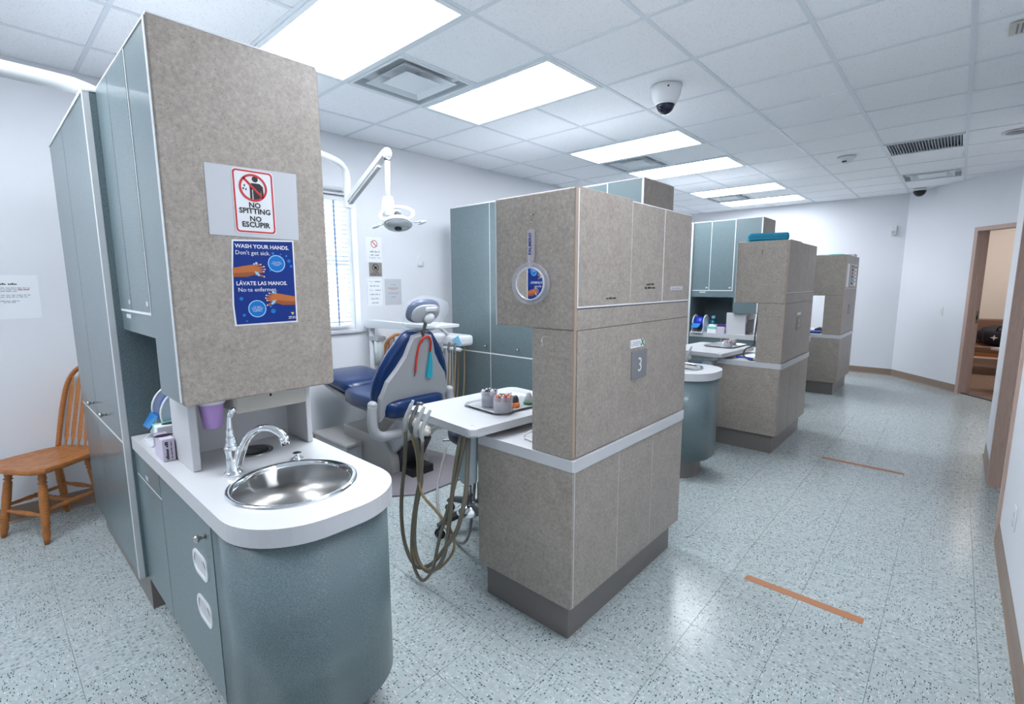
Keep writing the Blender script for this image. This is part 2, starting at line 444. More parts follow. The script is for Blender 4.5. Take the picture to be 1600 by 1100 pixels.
# next room behind the doorway, square to the building
struct(MB().box(-.80, 3.0, 12.0, 12.1, 0, CEIL + .06).build('wall_next_room', warmwall))
struct(MB().box(-.80, -.70, 9.74, 12.0, 0, CEIL + .06).build('wall_next_room_side', warmwall))
struct(MB().box(2.9, 3.0, 5.6, 12.0, 0, CEIL + .06).build('wall_next_room_far', warmwall))
w = MB(); slab(w, 0.12, D0 - .06, .121, .13, 0, CEIL); slab(w, D1 + .06, 5.2, .121, .13, 0, CEIL); struct(w.build('wall_next_room_near', warmwall))
q0, q1 = sp(0, .06, 0), sp(5.2, .06, 0)
struct(MB().prism([(q0.x, q0.y), (q1.x, q1.y), (2.9, 5.7), (2.9, 12.0), (-.70, 12.0), (-.70, 9.75)], (0, 0, .0005), (1, 0, 0), (0, 1, 0), (0, 0, .0055)).build('floor_carpet', carpet))
struct(MB().box(-.70, 2.9, 11.984, 12.0, .006, .11).build('baseboard_next_room', base_m))
w = MB(); slab(w, D0, D1, .03, .065, 0.001, .012); struct(w.build('trim_1', darkp))

# baseboards with a little foot
def bboard(name, p0, p1, n):
    p0, p1, n = Vector(p0), Vector(p1), Vector(n); u = (p1 - p0)
    pr = [(0, 0), (.016, 0), (.013, .006), (.006, .016), (.004, .1), (.0, .105)]
    return struct(MB().prism(pr, p0, n, (0, 0, 1), u).build(name, base_m))
bboard('baseboard_window', (XW, YB, 0), (XW, YE, 0), (1, 0, 0))
bboard('baseboard_end', (XW, YE, 0), (P0.x + .005, YE, 0), (0, -1, 0))
bboard('baseboard_slanted', sp(0, 0, 0), sp(D0 - .05, 0, 0), SN)
bboard('baseboard_slanted_far', sp(D1 + .05, 0, 0), sp(5.1, 0, 0), SN)
bboard('baseboard_right', (XR, YB, 0), (XR, 3.79, 0), (-1, 0, 0))
bboard('baseboard_right_far', (XR, 4.87, 0), (XR, 5.68, 0), (-1, 0, 0))

# doors
def door_slanted():
    o = struct(T('door_1', 'taupe metal door frame in the slanted wall', 'door frame', sp(D0, 0, 0))); del o['category']; del o['label']
    for s0, s1 in ((D0 - .05, D0), (D1, D1 + .05)):
        m = MB(); slab(m, s0, s1, -.012, .135, 0, DH + .05); m.build('jamb', frame_m, o)
    m = MB(); slab(m, D0, D1, -.012, .135, DH, DH + .05); m.build('head', frame_m, o)
    m = MB(); slab(m, D0, D0 + .014, .045, .085, 0, DH); m.build('stop', frame_m, o)
    m = MB(); slab(m, D0 + .0005, D0 + .004, .092, .126, .93, 1.09); st = m.build('strike_plate', steel, o)
    m = MB(); slab(m, D0 + .0035, D0 + .0045, .098, .114, .98, 1.03); m.build('latch_hole', blackp, st)
door_slanted()
d2 = struct(T('door_2', 'frame', 'door', (XR, 4.33, 0))); del d2['category']; del d2['label']
MB().box(XR - .014, XR + .135, 3.79, 3.835, 0, 2.17).build('jamb', frame_m, d2)
MB().box(XR - .014, XR + .135, 4.825, 4.87, 0, 2.17).build('jamb', frame_m, d2)
MB().box(XR - .014, XR + .135, 3.835, 4.825, 2.12, 2.17).build('head', frame_m, d2)
MB().box(XR + .045, XR + .085, 4.810, 4.825, 0, 2.12).build('stop', frame_m, d2)

# window: frame, glass, sill, blind
wn = struct(T('window_1', 'w', 'w', (XW - .1, (wy0 + wy1) / 2, wz0))); del wn['category']; del wn['label']
m = MB()
for a in ((wy0, wy0 + .05, wz0, wz1), (wy1 - .05, wy1, wz0, wz1), (wy0 + .05, wy1 - .05, wz1 - .05, wz1), (wy0 + .05, wy1 - .05, wz0, wz0 + .05), (wy0 + .05, wy1 - .05, 1.62, 1.66)):
    m.box(XW - .155, XW - .105, *a)
m.build('frame', plastic, wn)
MB().box(XW - .132, XW - .128, wy0 + .05, wy1 - .05, wz0 + .05, 1.62).build('pane', glass, wn)
MB().box(XW - .132, XW - .128, wy0 + .05, wy1 - .05, 1.66, wz1 - .05).build('pane', glass, wn)
MB().box(XW - .105, XW + .03, wy0 - .02, wy1 + .02, wz0 - .025, wz0 + .002, .004).build('sill', white_lam, wn)
bl = T('window_blind', 'white horizontal slat blind lowered in the bright window', 'blind', (XW - .06, (wy0 + wy1) / 2, wz0 + .03))
by0, by1 = wy0 + .012, wy1 - .075
MB().box(XW - .085, XW - .035, by0, by1, wz1 - .05, wz1 - .004, .004).build('headrail', plastic, bl)
MB().box(XW - .085, XW - .035, by0, by1, wz0 + .03, wz0 + .05, .004).build('bottom_rail', plastic, bl)
zz = wz0 + .075; slat = None
while zz < wz1 - .06:
    if slat is None:
        slat = MB().prism([(-.024, -.008), (0, -.001), (.024, .010), (.024, .0125), (0, .0015), (-.024, -.0055)], (0, by0, 0), (1, 0, 0), (0, 0, 1), (0, by1 - by0, 0)).build('slat', blindm, bl, local=True); s_ = slat
        slat.data.transform(Matrix.Translation((0, -(wy0 + wy1) / 2, 0)))
    else: s_ = slat.copy(); COL.objects.link(s_)
    s_.location = (0, 0, zz - (wz0 + .03)); zz += .0405
for y in (wy0 + .1, (by0 + by1) / 2, by1 - .13, by1 - .27):
    MB().box(XW - .036, XW - .0345, y - .008, y + .008, wz0 + .05, wz1 - .05).build('ladder_tape', laddm, bl)
MB().cyl((XW - .03, by1 - .06, wz1 - .05), (XW - .03, by1 - .06, 1.5), .002, n=6).build('pull_cord', plastic, bl)

# ------------------------------------------------------------------ ceiling fittings
def troffer(a, b, label):
    x0, y0 = U0 + a * G, V0 + b * G; x1, y1 = x0 + 2 * G, y0 + G
    o = T('ceiling_light', label, 'ceiling light', ((x0 + x1) / 2, (y0 + y1) / 2, CEIL), 'lay-in ceiling lights')
    i = .04
    m = MB()
    m.frame([(x0 + .01, y0 + .01), (x1 - .01, y0 + .01), (x1 - .01, y1 - .01), (x0 + .01, y1 - .01)], [(x0 + i, y0 + i), (x1 - i, y0 + i), (x1 - i, y1 - i), (x0 + i, y1 - i)], (0, 0, CEIL - .006), (1, 0, 0), (0, 1, 0), (0, 0, .03))
    m.build('frame', ventm, o)
    MB().box(x0 + i, x1 - i, y0 + i, y1 - i, CEIL + .004, CEIL + .012).build('diffuser', panelm, o)
    MB().box(x0 + .012, x1 - .012, y0 + .012, y1 - .012, CEIL + .024, CEIL + .045).build('housing', ventm, o)
LL = {-8: 'glowing ceiling light panel behind the sink tower, farthest from the end wall', -6: 'glowing ceiling light panel over the front of the room before the sink tower',
      -3: 'big glowing ceiling light panel right above the no-spitting sink tower', -1: 'glowing ceiling light panel over the dental chair, beside the first square vent',
      2: 'glowing ceiling light panel over cabinet 3, before the second square vent', 4: 'glowing ceiling light panel past the second square vent',
      7: 'glowing ceiling light panel before the square vent near the end wall', 9: 'glowing ceiling light panel closest to the white end wall'}
LL[(0, -3)] = 'added fill light panel, out of view over the aisle between cabinet 3 and the right wall'
for a, b in LIGHTS: troffer(a, b, LL[(a, b)] if (a, b) in LL else LL[b])
def diffuser(a, b, label):
    x0, y0 = U0 + a * G, V0 + b * G; cx, cy = x0 + G / 2, y0 + G / 2
    o = T('ceiling_vent', label, 'air vent', (cx, cy, CEIL), 'square ceiling air diffusers')
    def sq(h): return [(cx - h, cy - h), (cx + h, cy - h), (cx + h, cy + h), (cx - h, cy + h)]
    def pyr(h0, z0, h1, z1, name, mt):
        t = .004
        A = [Vector((p[0], p[1], z0)) for p in sq(h0)]; B = [Vector((p[0], p[1], z1)) for p in sq(h1)]
        C_ = [p + Vector((0, 0, t)) for p in B]; D_ = [p + Vector((0, 0, t)) for p in A]
        return MB().loft([A, B, C_, D_], caps=False, smooth=False, closed=True).build(name, mt, o)
    MB().frame(sq(.293), sq(.272), (0, 0, CEIL - .004), (1, 0, 0), (0, 1, 0), (0, 0, .02)).build('frame', ventm, o)
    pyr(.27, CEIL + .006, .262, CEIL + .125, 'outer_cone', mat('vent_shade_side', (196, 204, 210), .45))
    pyr(.212, CEIL - .004, .125, CEIL + .06, 'middle_cone', ventm)
    A = [Vector((p[0], p[1], CEIL + .000)) for p in sq(.135)]; B = [Vector((p[0], p[1], CEIL + .004)) for p in sq(.03)]
    MB().loft([A, B], caps=True, smooth=False).build('centre_plate', ventm, o)
    MB().frame(circ(.115, 28, cx, cy), circ(.110, 28, cx, cy), (0, 0, CEIL + .085), (1, 0, 0), (0, 1, 0), (0, 0, .05)).build('duct_collar', ventm, o)
    MB().box(cx - .29, cx + .29, cy - .29, cy + .29, CEIL + .13, CEIL + .135).build('back_pan', duct, o)
    m = MB()
    for q in (0, PI / 2): m.cyl((cx - .11 * math.cos(q), cy - .11 * math.sin(q), CEIL + .05), (cx + .11 * math.cos(q), cy + .11 * math.sin(q), CEIL + .05), .003, n=6)
    m.build('damper_wire', ventm, o)
for (a, b), lb in zip(VENTS, ('square white ceiling vent beside the light panels behind the sink tower', 'large square white ceiling vent between the two light panels above the chair', 'square white ceiling vent between light panels over the second chair bay', 'small-looking square white ceiling vent between the light panels near the end wall', 'square ceiling vent in the aisle in front of the black dome camera')):
    diffuser(a, b, lb)
x0, y0 = U0 + GRILLE[0] * G, V0 + GRILLE[1] * G
o = T('return_grille', 'grey louvred return air grille in the aisle ceiling', 'air grille', (x0 + G / 2, y0 + G / 2, CEIL))
MB().frame([(x0 + .01, y0 + .03), (x0 + G - .01, y0 + .03), (x0 + G - .01, y0 + G - .03), (x0 + .01, y0 + G - .03)], [(x0 + .03, y0 + .05), (x0 + G - .03, y0 + .05), (x0 + G - .03, y0 + G - .05), (x0 + .03, y0 + G - .05)], (0, 0, CEIL - .006), (1, 0, 0), (0, 1, 0), (0, 0, .014)).build('frame', ventm, o)
MB().box(x0 + .02, x0 + G - .02, y0 + .04, y0 + G - .04, CEIL + .028, CEIL + .032).build('back_plate', duct, o)
sl = None
for i in range(24):
    if sl is None: sl = MB().box(-.002, .006, y0 + .05 - (y0 + G / 2), y0 + G - .05 - (y0 + G / 2), -.003, .016).build('louvre', grillem, o, local=True); c_ = sl
    else: c_ = sl.copy(); COL.objects.link(c_)
    c_.location = (-.262 + i * .0227, 0, 0)
o = T('supply_register', 'small beige slotted register in the ceiling beside the right wall', 'air vent', (.16, 3.83, CEIL))
MB().box(.075, .285, 3.72, 3.90, CEIL - .006, CEIL - .0012, .002).build('face', beige, o)
for i in range(9): MB().box(.10 + i * .019, .108 + i * .019, 3.745, 3.875, CEIL - .0075, CEIL - .0055).build('slot', duct, o)
# dome camera, smoke detector, black dome, downlight
o = T('security_camera', 'white dome security camera with dark lens on the ceiling', 'camera', (-1.585, 3.30, CEIL))
c0 = (-1.585, 3.30, CEIL)
MB().lathe([(.10, -.002), (.10, -.02), (.094, -.06), (.080, -.10), (.064, -.115), (.04, -.118)], c0).build('housing', plastic, o)
MB().lathe([(.060, -.112), (.057, -.135), (.046, -.158), (.026, -.174), (.004, -.180)], c0).build('lens_dome', mat('dark_dome', (18, 24, 46), 0.05), o)
MB().lathe([(.0665, -.106), (.0685, -.114), (.0665, -.122), (.0605, -.122), (.0605, -.106)], c0).build('trim_ring', plastic, o)
MB().cyl((-1.535, 3.225, CEIL - .03), (-1.53, 3.218, CEIL - .03), .006, n=10).build('screw', blackp, o)
o = T('smoke_detector', 'round white smoke detector on the ceiling', 'smoke detector', (-1.0, 6.38, CEIL))
MB().lathe([(.085, -.002), (.085, -.014), (.072, -.03), (.05, -.045), (.045, -.06), (.03, -.068)], (-1.0, 6.38, CEIL)).build('body', plastic, o)
MB().box(-1.03, -.99, 6.315, 6.345, CEIL - .062, CEIL - .05).build('sensor_slot', blackp, o)
o = T('dome_camera', 'small black dome camera on the ceiling near the slanted wall', 'camera', (-.53, 9.22, CEIL))
MB().lathe([(.07, -.002), (.07, -.02), (.066, -.04)], (-.53, 9.22, CEIL)).build('base', plastic, o)
MB().lathe([(.076, -.035), (.072, -.055), (.056, -.085), (.03, -.105), (.006, -.110)], (-.53, 9.22, CEIL)).build('dome', blackp, o)
o = T('downlight', 'round recessed chrome downlight in the corridor ceiling', 'downlight', (.27, 6.36, CEIL))
MB().lathe([(.11, -.003), (.11, -.008), (.086, -.008), (.086, -.003)], (.27, 6.36, CEIL), caps=False).build('trim_ring', plastic, o)
MB().lathe([(.086, -.005), (.070, -.002), (.03, -.0015)], (.27, 6.36, CEIL)).build('reflector', steel, o)

# ------------------------------------------------------------------ knobs
def knob(parent, p, d):
    p, d = Vector(p), Vector(d)
    prof = [(.007, 0), (.0055, .008), (.006, .014), (.011, .020), (.012, .026), (.008, .031), (.002, .032)]
    rot = d.to_track_quat('Z', 'Y').to_matrix()
    return MB().lathe(prof, p, 14, mx=rot).build('knob', nickel, parent)

# ------------------------------------------------------------------ sink units (towards -Y) : tall cabinet, wall cabinet, base, top
YF, YBK = 0.405, 0.905
def tall_cabinet(xl, label):
    xr, yf, yb, z0, z1 = -2.58, .372, .90, .165, 2.215
    o = T('tall_cabinet', label, 'cabinet', ((xl + xr) / 2, .64, 0), 'tall blue cabinets')
    MB().box(xl, xr - .004, yf + .02, yb, z0, z1).build('body', blue, o)
    MB().box(xl + .001, xr - .02, yf + .001, yf + .02, z0 + .001, z1 - .001).build('face_frame', edge, o)
    MB().box(xl - .001, xr, yf - .004, yb, z1 - .004, z1 + .008).build('top_edge', edge, o)
    MB().box(xr - .019, xr, yf - .004, yf + .019, z0, z1, .002).build('edge_band', grey_edge, o)
    MB().box(xr - .005, xr, yf + .019, yb, z0, z1).build('side_panel', blue, o)
    MB().box(xl + .02, xr - .004, yf + .035, yb - .02, 0, z0).build('toe_kick', toe, o)
    xm = xl + (xr - xl) * .43; zs = .79
    g = .007
    for x0_, x1_, za, zb in ((xl, xm - g / 2, z0, zs - .008), (xm + g / 2, xr - .021, z0, zs - .008), (xl, xm - g / 2, zs + .005, z1 - .004), (xm + g / 2, xr - .021, zs + .005, z1 - .004)):
        d = MB().box(x0_, x1_, yf, yf + .0065, za, zb).build('door', blue, o)
        if za > .5: knob(d, (x1_ - .05 if x0_ == xl else x1_ - .35, yf, za + .06), (0, -1, 0))
    return o
def wall_cabinet(label):
    xl, xr = -2.577, -1.76
    o = T('wall_cabinet', label, 'cabinet', ((xl + xr) / 2, .66, 1.085), 'blue wall cabinets with stone end panels')
    yf, yb = .413, .905
    poly = [(xl, 1.282), (-2.055, 1.282), (-2.055, 1.087), (xr - .02, 1.087), (xr - .02, 2.226), (xl, 2.226)]
    MB().prism(poly, (0, yf + .0015, 0), (1, 0, 0), (0, 0, 1), (0, yb - yf - .002, 0)).build('body', blue, o)
    MB().box(xl, -2.070, yf - .0008, yf + .004, 1.360, 2.224).build('face_frame', edge, o)
    for x0_, x1_ in ((xl + .002, -2.363), (-2.357, -2.078)):
        d = MB().box(x0_, x1_, yf - .0022, yf + .002, 1.370, 2.221).build('door', blue, o)
        MB().box(x1_ - .04, x1_ - .012, yf - .0030, yf - .0021, 1.392, 1.408).build('label_strip', paper, d)
    MB().box(xl, -2.135, yb - .02, yb, .8205, 1.2815).build('back_panel', blue, o)
    MB().box(-2.48, -2.40, yf - .0010, yf + .0016, 1.335, 1.35).build('label_strip', paper, o)
    MB().box(xl, xr, yf - .002, yb, 2.226, 2.230).build('top_edge', edge, o)
    ep = MB().prism(rrect(yb - yf + .012, 1.143, .014, 4, (yf + yb) / 2, 1.6575), (xr - .0195, 0, 0), (0, 1, 0), (0, 0, 1), (.0195, 0, 0), bev=.006).build('end_panel', stone, o)
    MB().box(xr - .0185, xr - .003, yf - .0085, yf - .0058, 1.10, 2.22).build('edge_band', grey_edge, ep)
    return o
def end_outline(x_flat, x_front, y0, y1, r, n=10):
    """plan outline: straight at the back, generous rounded corners at the aisle end"""
    pts = [(x_flat, y1), (x_flat, y0)]
    for i in range(n + 1):
        a = -PI / 2 + PI / 2 * i / n; pts.append((x_front - r + r * math.cos(a), y0 + r + r * math.sin(a)))
    for i in range(n + 1):
        a = PI / 2 * i / n; pts.append((x_front - r + r * math.cos(a), y1 - r + r * math.sin(a)))
    return pts
def base_cabinet(label):
    xl = -2.578
    o = T('base_cabinet', label, 'cabinet', (-1.95, .655, 0), 'blue base cabinets under the sinks')
    z0, z1 = .165, .764
    MB().box(xl, -1.80, YF + .006, YBK - .01, z0, z1).box(-1.80, -1.575, YF + .006, YF + .022, z0, z1).box(-1.80, -1.575, YBK - .026, YBK - .01, z0, z1).build('body', blue, o)
    MB().box(xl + .002, -1.577, YF - .0012, YF + .0065, z0 + .001, z1 - .001).build('face_frame', edge, o)
    MB().box(xl, -2.173, YF - .003, YF + .004, .662, z1 - .002).build('drawer', blue, o)
    dr = MB().box(xl, -2.173, YF - .003, YF + .004, z0, .653).build('door', blue, o)
    MB().box(-2.40, -2.36, YF - .004, YF - .0025, .675, .690).build('label_strip', paper, dr)
    d = MB().box(-2.166, -1.577, YF - .003, YF + .004, z0, z1 - .002).build('door', blue, o)
    knob(d, (-1.635, YF - .003, .705), (0, -1, 0))
    for zc in (.578, .418):
        f = MB().frame(rrect(.15, .082, .039, 6, -1.715, zc), rrect(.126, .060, .029, 6, -1.715, zc), (0, YF - .0065, 0), (1, 0, 0), (0, 0, 1), (0, .0045, 0)).build('waste_flap', plastic, d)
        MB().prism(rrect(.128, .062, .030, 6, -1.715, zc), (0, YF - .0034, 0), (1, 0, 0), (0, 0, 1), (0, .002, 0)).build('flap_pocket', white_lam, f)
        MB().prism([(-1.69, zc + .022), (-1.66, zc + .012), (-1.655, zc - .004), (-1.675, zc + .008)], (0, YF - .0042, 0), (1, 0, 0), (0, 0, 1), (0, .0012, 0)).build('flap_slot', blackp, f)
    pts = end_outline(-1.570, -1.262, YF - .002, YBK - .008, .205, 14)
    inn = end_outline(-1.568, -1.280, YF + .016, YBK - .026, .187, 14)
    U = [pts[1]] + pts[2:] + [pts[0]] + [inn[0]] + inn[2:][::-1] + [inn[1]]
    cf = MB().prism(U, (0, 0, z0), (1, 0, 0), (0, 1, 0), (0, 0, z1 - z0)).build('curved_front', blue, o)
    for p in cf.data.polygons: p.use_smooth = abs(p.normal.z) < .5 and abs(p.normal.x) < .999 or p.normal.x > .9
    pts = end_outline(-2.578, -1.36, YF + .05, YBK - .06, .17, 12)
    MB().prism(pts, (0, 0, 0), (1, 0, 0), (0, 1, 0), (0, 0, z0)).build('toe_kick', toe, o)
    return o
SC = (-1.565, .650)     # bowl centre
def worktop(label):
    o = None
    pts = end_outline(-2.576, -1.244, .396, .912, .215, 14)
    bm_ = MB(); n = 36
    outer = pts
    # top with a round cut-out: build as a ring strip between resampled outline and hole circle
    hole = .182
    def resample(c):
        res = []
        for i in range(72):
            a = 2 * PI * i / 72; d = Vector((math.cos(a), math.sin(a)))
            best = None
            for p, q in zip(pts, pts[1:] + pts[:1]):
                ex, ey = q[0] - p[0], q[1] - p[1]; den = d.x * ey - d.y * ex
                if abs(den) < 1e-9: continue
                t = ((p[0] - c[0]) * ey - (p[1] - c[1]) * ex) / den; s_ = ((p[0] - c[0]) * d.y - (p[1] - c[1]) * d.x) / den
                if t > 0 and -1e-6 <= s_ <= 1 + 1e-6 and (best is None or t < best): best = t
            res.append((c[0] + d.x * best, c[1] + d.y * best))
        return res
    # two pieces of one slab: straight back part (box) + end part with the cut-out
    pts = end_outline(-1.80, -1.244, .396, .912, .215, 14)
    R = resample(SC); I = [(SC[0] + hole * math.cos(2 * PI * i / 72), SC[1] + hole * math.sin(2 * PI * i / 72)) for i in range(72)]
    # keep sharp corners at the straight side
    for cx_, cy_ in ((-1.80, .396), (-1.80, .912)):
        k_ = min(range(72), key=lambda i: (R[i][0] - cx_) ** 2 + (R[i][1] - cy_) ** 2); R[k_] = (cx_, cy_)
    bm_.frame(R, I, (0, 0, .766), (1, 0, 0), (0, 1, 0), (0, 0, .054))
    bm_.box(-2.576, -1.80, .396, .912, .766, .820)
    o = bm_.build('worktop', white_lam, loc=(-1.9, .655, .766))
    tag(o, label, 'worktop', 'white worktops with rounded ends')
    return o
def sink(label):
    o = T('sink_basin', label, 'sink', (SC[0], SC[1], .82), 'round steel sinks')
    c0 = (SC[0], SC[1], 0)
    MB().lathe([(.2005, .8205), (.199, .826), (.193, .829), (.185, .827), (.180, .821), (.174, .812), (.173, .806), (.1785, .806), (.1795, .8203)], c0, 48, caps=False).build('rim', chrome, o)
    MB().lathe([(.1745, .814), (.172, .80), (.170, .70), (.166, .66), (.150, .636), (.11, .626), (.05, .622), (.02, .621)], c0, 48, caps=True).build('bowl', steel, o)
    MB().lathe([(.038, .623), (.038, .6265), (.026, .6265), (.012, .624), (.004, .624)], c0, 24).build('drain', chrome, o)
    return o
def faucet(label):
    b = Vector((-1.785, .540, .82))
    o = T('faucet', label, 'faucet', b, 'chrome faucets')
    MB().lathe([(.030, 0.0005), (.030, .006), (.026, .012), (.021, .016), (.020, .075), (.023, .088), (.024, .098), (.021, .104)], b, 24).build('body', chrome, o)
    h = [b + Vector(p) for p in ((0, 0, .10), (-.001, 0, .125), (-.006, .001, .155), (-.012, .004, .185), (-.012, .008, .208), (-.004, .014, .224))]
    MB().tube(h, [.020, .017, .0125, .009, .008, .0095, .010], 14).build('handle', chrome, o)
    MB().ell(h[-1], (.012, .012, .010)).build('handle_tip', chrome, o)
    s_ = [b + Vector(p) for p in ((.008, .012, .030), (.014, .024, .075), (.026, .044, .125), (.048, .072, .155), (.080, .100, .158), (.106, .122, .140), (.114, .130, .122))]
    MB().tube(s_, [.016, .015, .0135, .0125, .0125, .0135, .015], 14).build('spout', chrome, o)
    MB().cyl(s_[-1] + Vector((-.001, -.001, .004)), s_[-1] + Vector((.003, .003, -.022)), .0165, .0145).build('aerator', chrome, o)
    return o
def niche(label):
    """white tower between worktop and wall cabinet, open to the aisle"""
    o = T('towel_niche', label, 'shelf unit', (-2.05, .67, .82), 'white towel niches above the worktops')
    z0, z1 = .8205, 1.086
    MB().box(-2.135, -1.905, .452, .478, z0, z1, .004).build('side_panel', white_lam, o)
    MB().box(-2.135, -1.925, .868, .890, z0, z1, .004).build('side_panel', white_lam, o)
    MB().box(-2.135, -2.115, .478, .868, z0, z1).build('back_panel', white_lam, o)
    MB().lathe([(.072, .8203), (.072, .824), (.062, .8245), (.058, .822)], (-1.985, .675, 0), 32, caps=False).build('chute_ring', steel, o)
    MB().lathe([(.0575, .8203), (.0575, .8225), (.03, .8225)], (-1.985, .675, 0), 32).build('chute_flap', blackp, o)
    return o
def towel_dispenser(label):
    o = T('towel_dispenser', label, 'dispenser', (-1.99, .74, 1.03), 'white towel dispensers under the wall cabinets')
    MB().box(-2.10, -1.905, .60, .865, .995, 1.0855, .012, 3).build('case', beige, o)
    MB().box(-1.9055, -1.9042, .722, .730, 1.045, 1.055).build('lock', blackp, o)
    MB().tube([(-1.96, .62, 1.075), (-1.95, .605, 1.065), (-1.945, .608, 1.05)], .004, 8).build('tear_hook', beige, o)
    return o
def cup_dispenser(label):
    o = T('cup_dispenser', label, 'cup dispenser', (-1.945, .535, 1.05), 'cup dispensers under the wall cabinets')
    c0 = (-1.945, .535, 0)
    MB().lathe([(.046, 1.086), (.046, 1.050), (.043, 1.045)], c0, 28).build('collar', plastic, o)
    MB().lathe([(.040, 1.052), (.0385, 1.035), (.029, .958), (.025, .956)], c0, 28).build('cup', lilac, o)
    return o
def airgap(label):
    o = T('air_gap', label, 'sink fitting', (-1.766, .752, .82), 'small chrome fittings beside the sinks')
    MB().lathe([(.022, .8203), (.022, .826), (.015, .829), (.013, .842), (.016, .846)], (-1.766, .752, 0), 20).build('body', chrome, o)
    MB().lathe([(.0125, .8462), (.0125, .8475), (.004, .8475)], (-1.766, .752, 0), 16).build('hole', blackp, o)
    return o
def film_dispenser(label, rollm, yoff=0):
    o = T('film_dispenser', label, 'dispenser', (-2.40, .55, .82), 'barrier film dispensers')
    side = []
    for i in range(22):
        a = math.radians(-35 + 245 * i / 21); side.append((.62 + .098 * math.cos(a) - .06, .945 + .098 * math.sin(a)))
    side = [(.645, .8205)] + side + [(.45, .848), (.415, .8205)]
    for x in (-2.475, -2.335):
        f = MB().prism(side, (x, 0, 0), (0, 1, 0), (0, 0, 1), (.008, 0, 0)).build('side_plate', plastic if x < -2.4 else mat('frosted_plate', (206, 218, 234), 0.25), o)
        rim = [(Vector((x + .004, p[0], p[1]))) for p in side[1:-1]]
        MB().tube(rim, .006, 8, 1).build('rim', plastic, f)
    MB().cyl((-2.465, .56, .945), (-2.337, .56, .945), .075, n=32).build('roll', rollm, o)
    MB().cyl((-2.466, .56, .945), (-2.336, .56, .945), .02, n=16).build('core', plastic, o)
    MB().box(-2.467, -2.335, .42, .64, .8205, .828).build('base', plastic, o)
    MB().loft([[Vector((-2.46, .493, .915)), Vector((-2.345, .493, .915)), Vector((-2.345, .493, .918)), Vector((-2.46, .493, .918))], [Vector((-2.47, .455, .935)), Vector((-2.355, .455, .935)), Vector((-2.355, .455, .938)), Vector((-2.47, .455, .938))], [Vector((-2.475, .425, .885)), Vector((-2.39, .43, .885)), Vector((-2.39, .428, .883)), Vector((-2.475, .423, .883))]], smooth=False).build('film_tail', bluefilm, o)
    return o
def glove_box(x0, x1, y0, y1, h, mb, mt, label, mark=None):
    o = T('glove_box', label, 'box', ((x0 + x1) / 2, (y0 + y1) / 2, .8205), 'glove and tissue boxes on the worktops')
    MB().box(x0, x1, y0, y1, .8205, .8205 + h, .003).build('carton', mb, o)
    MB().box(x0 - .0006, x0 + .02, y0 - .0006, y1 + .0006, .8205 + h * .45, .821 + h).build('colour_band', mt, o)
    MB().prism(circ(.022, 20, (x0 + x1) / 2, (y0 + y1) / 2, .03), (0, 0, .8206 + h), (1, 0, 0), (0, 1, 0), (0, 0, .001)).build('opening', ink, o)
    if mark:
        scribble(o, (x1 + .0006, (y0 + y1) / 2 - .006, .8205 + h / 2), (0, 0, 1), (0, -1, 0), h * .82, .010, ink, 70); scribble(o, (x1 + .0006, (y0 + y1) / 2 + .008, .8205 + h / 2), (0, 0, 1), (0, -1, 0), h * .8, .004, ink, 71)
    return o

PITCH_Y = 2.955
tc1 = tall_cabinet(-3.75, 'tall blue-grey cabinet beside the wooden chair, left of the no-spitting tower')
wc1 = wall_cabinet('blue wall cabinet whose stone end panel carries the no-spitting and hand-washing posters')
bc1 = base_cabinet('blue-grey base cabinet with rounded front and white waste flaps under the large sink')
wt1 = worktop('white worktop with rounded end around the large steel sink')
sk1 = sink('large round stainless steel sink in the foreground worktop')
fc1 = faucet('chrome gooseneck faucet with lever beside the large steel sink')
ni1 = niche('white open niche with round waste chute behind the large sink')
td1 = towel_dispenser('off-white towel dispenser hanging above the large sink')
cd1 = cup_dispenser('lilac cup in a white dispenser above the large sink')
ag1 = airgap('small chrome fitting on the worktop behind the large sink')
fd1 = film_dispenser('white film dispenser with blue film tail beside the lilac glove box', rollblue)
glove_box(-2.22, -2.10, .408, .448, .085, lilacbox, purplebox, 'lilac glove box at the worktop edge beside the large sink', True)
glove_box(-2.31, -2.24, .425, .53, .10, paperw, mint, 'white and mint carton behind the lilac glove box')
o = MB().box(-2.235, -2.145, .60, .72, .8205, 1.16, .003).build('paper_holder', plastic, loc=(-2.19, .66, .8205)); tag(o, 'white upright holder standing behind the film dispenser on the near worktop', 'holder')

off2, off3 = (0, PITCH_Y + .015, 0), (0, 2 * PITCH_Y + .025, 0)
tc2 = tall_cabinet(-3.875, 'tall blue-grey cabinet behind the dental chair, left of cabinet 3'); tc2.location.y += off2[1]
dup(tc2, (0, off3[1] - off2[1], 0), 'tall blue-grey cabinet at the far end of the third sink row')
dup(wc1, off2, 'blue wall cabinet with stone end rising behind cabinet 3')
dup(wc1, off3, 'blue wall cabinet with stone end behind the teal case')
dup(bc1, off2, 'blue-grey rounded base cabinet behind cabinet 3')
dup(bc1, off3, 'blue-grey base cabinet under the mouthwash worktop')
dup(wt1, off2, 'white rounded worktop with a sink just behind cabinet 3')
dup(wt1, off3, 'white worktop holding the mouthwash bottle')
dup(sk1, off2, 'round steel sink just behind cabinet 3')
dup(sk1, off3, 'round steel sink in the mouthwash worktop')
dup(fc1, off2, 'chrome faucet at the sink behind cabinet 3')
dup(fc1, off3, 'chrome faucet at the sink of the mouthwash worktop')
dup(ni1, off2, 'white open niche over the sink behind cabinet 3')
dup(ni1, off3, 'white open niche beside the mouthwash worktop boxes')
dup(td1, off2, 'off-white towel dispenser over the sink behind cabinet 3')
dup(td1, off3, 'off-white towel dispenser over the mouthwash worktop')
dup(cd1, off2, 'lilac cup dispenser over the sink behind cabinet 3')
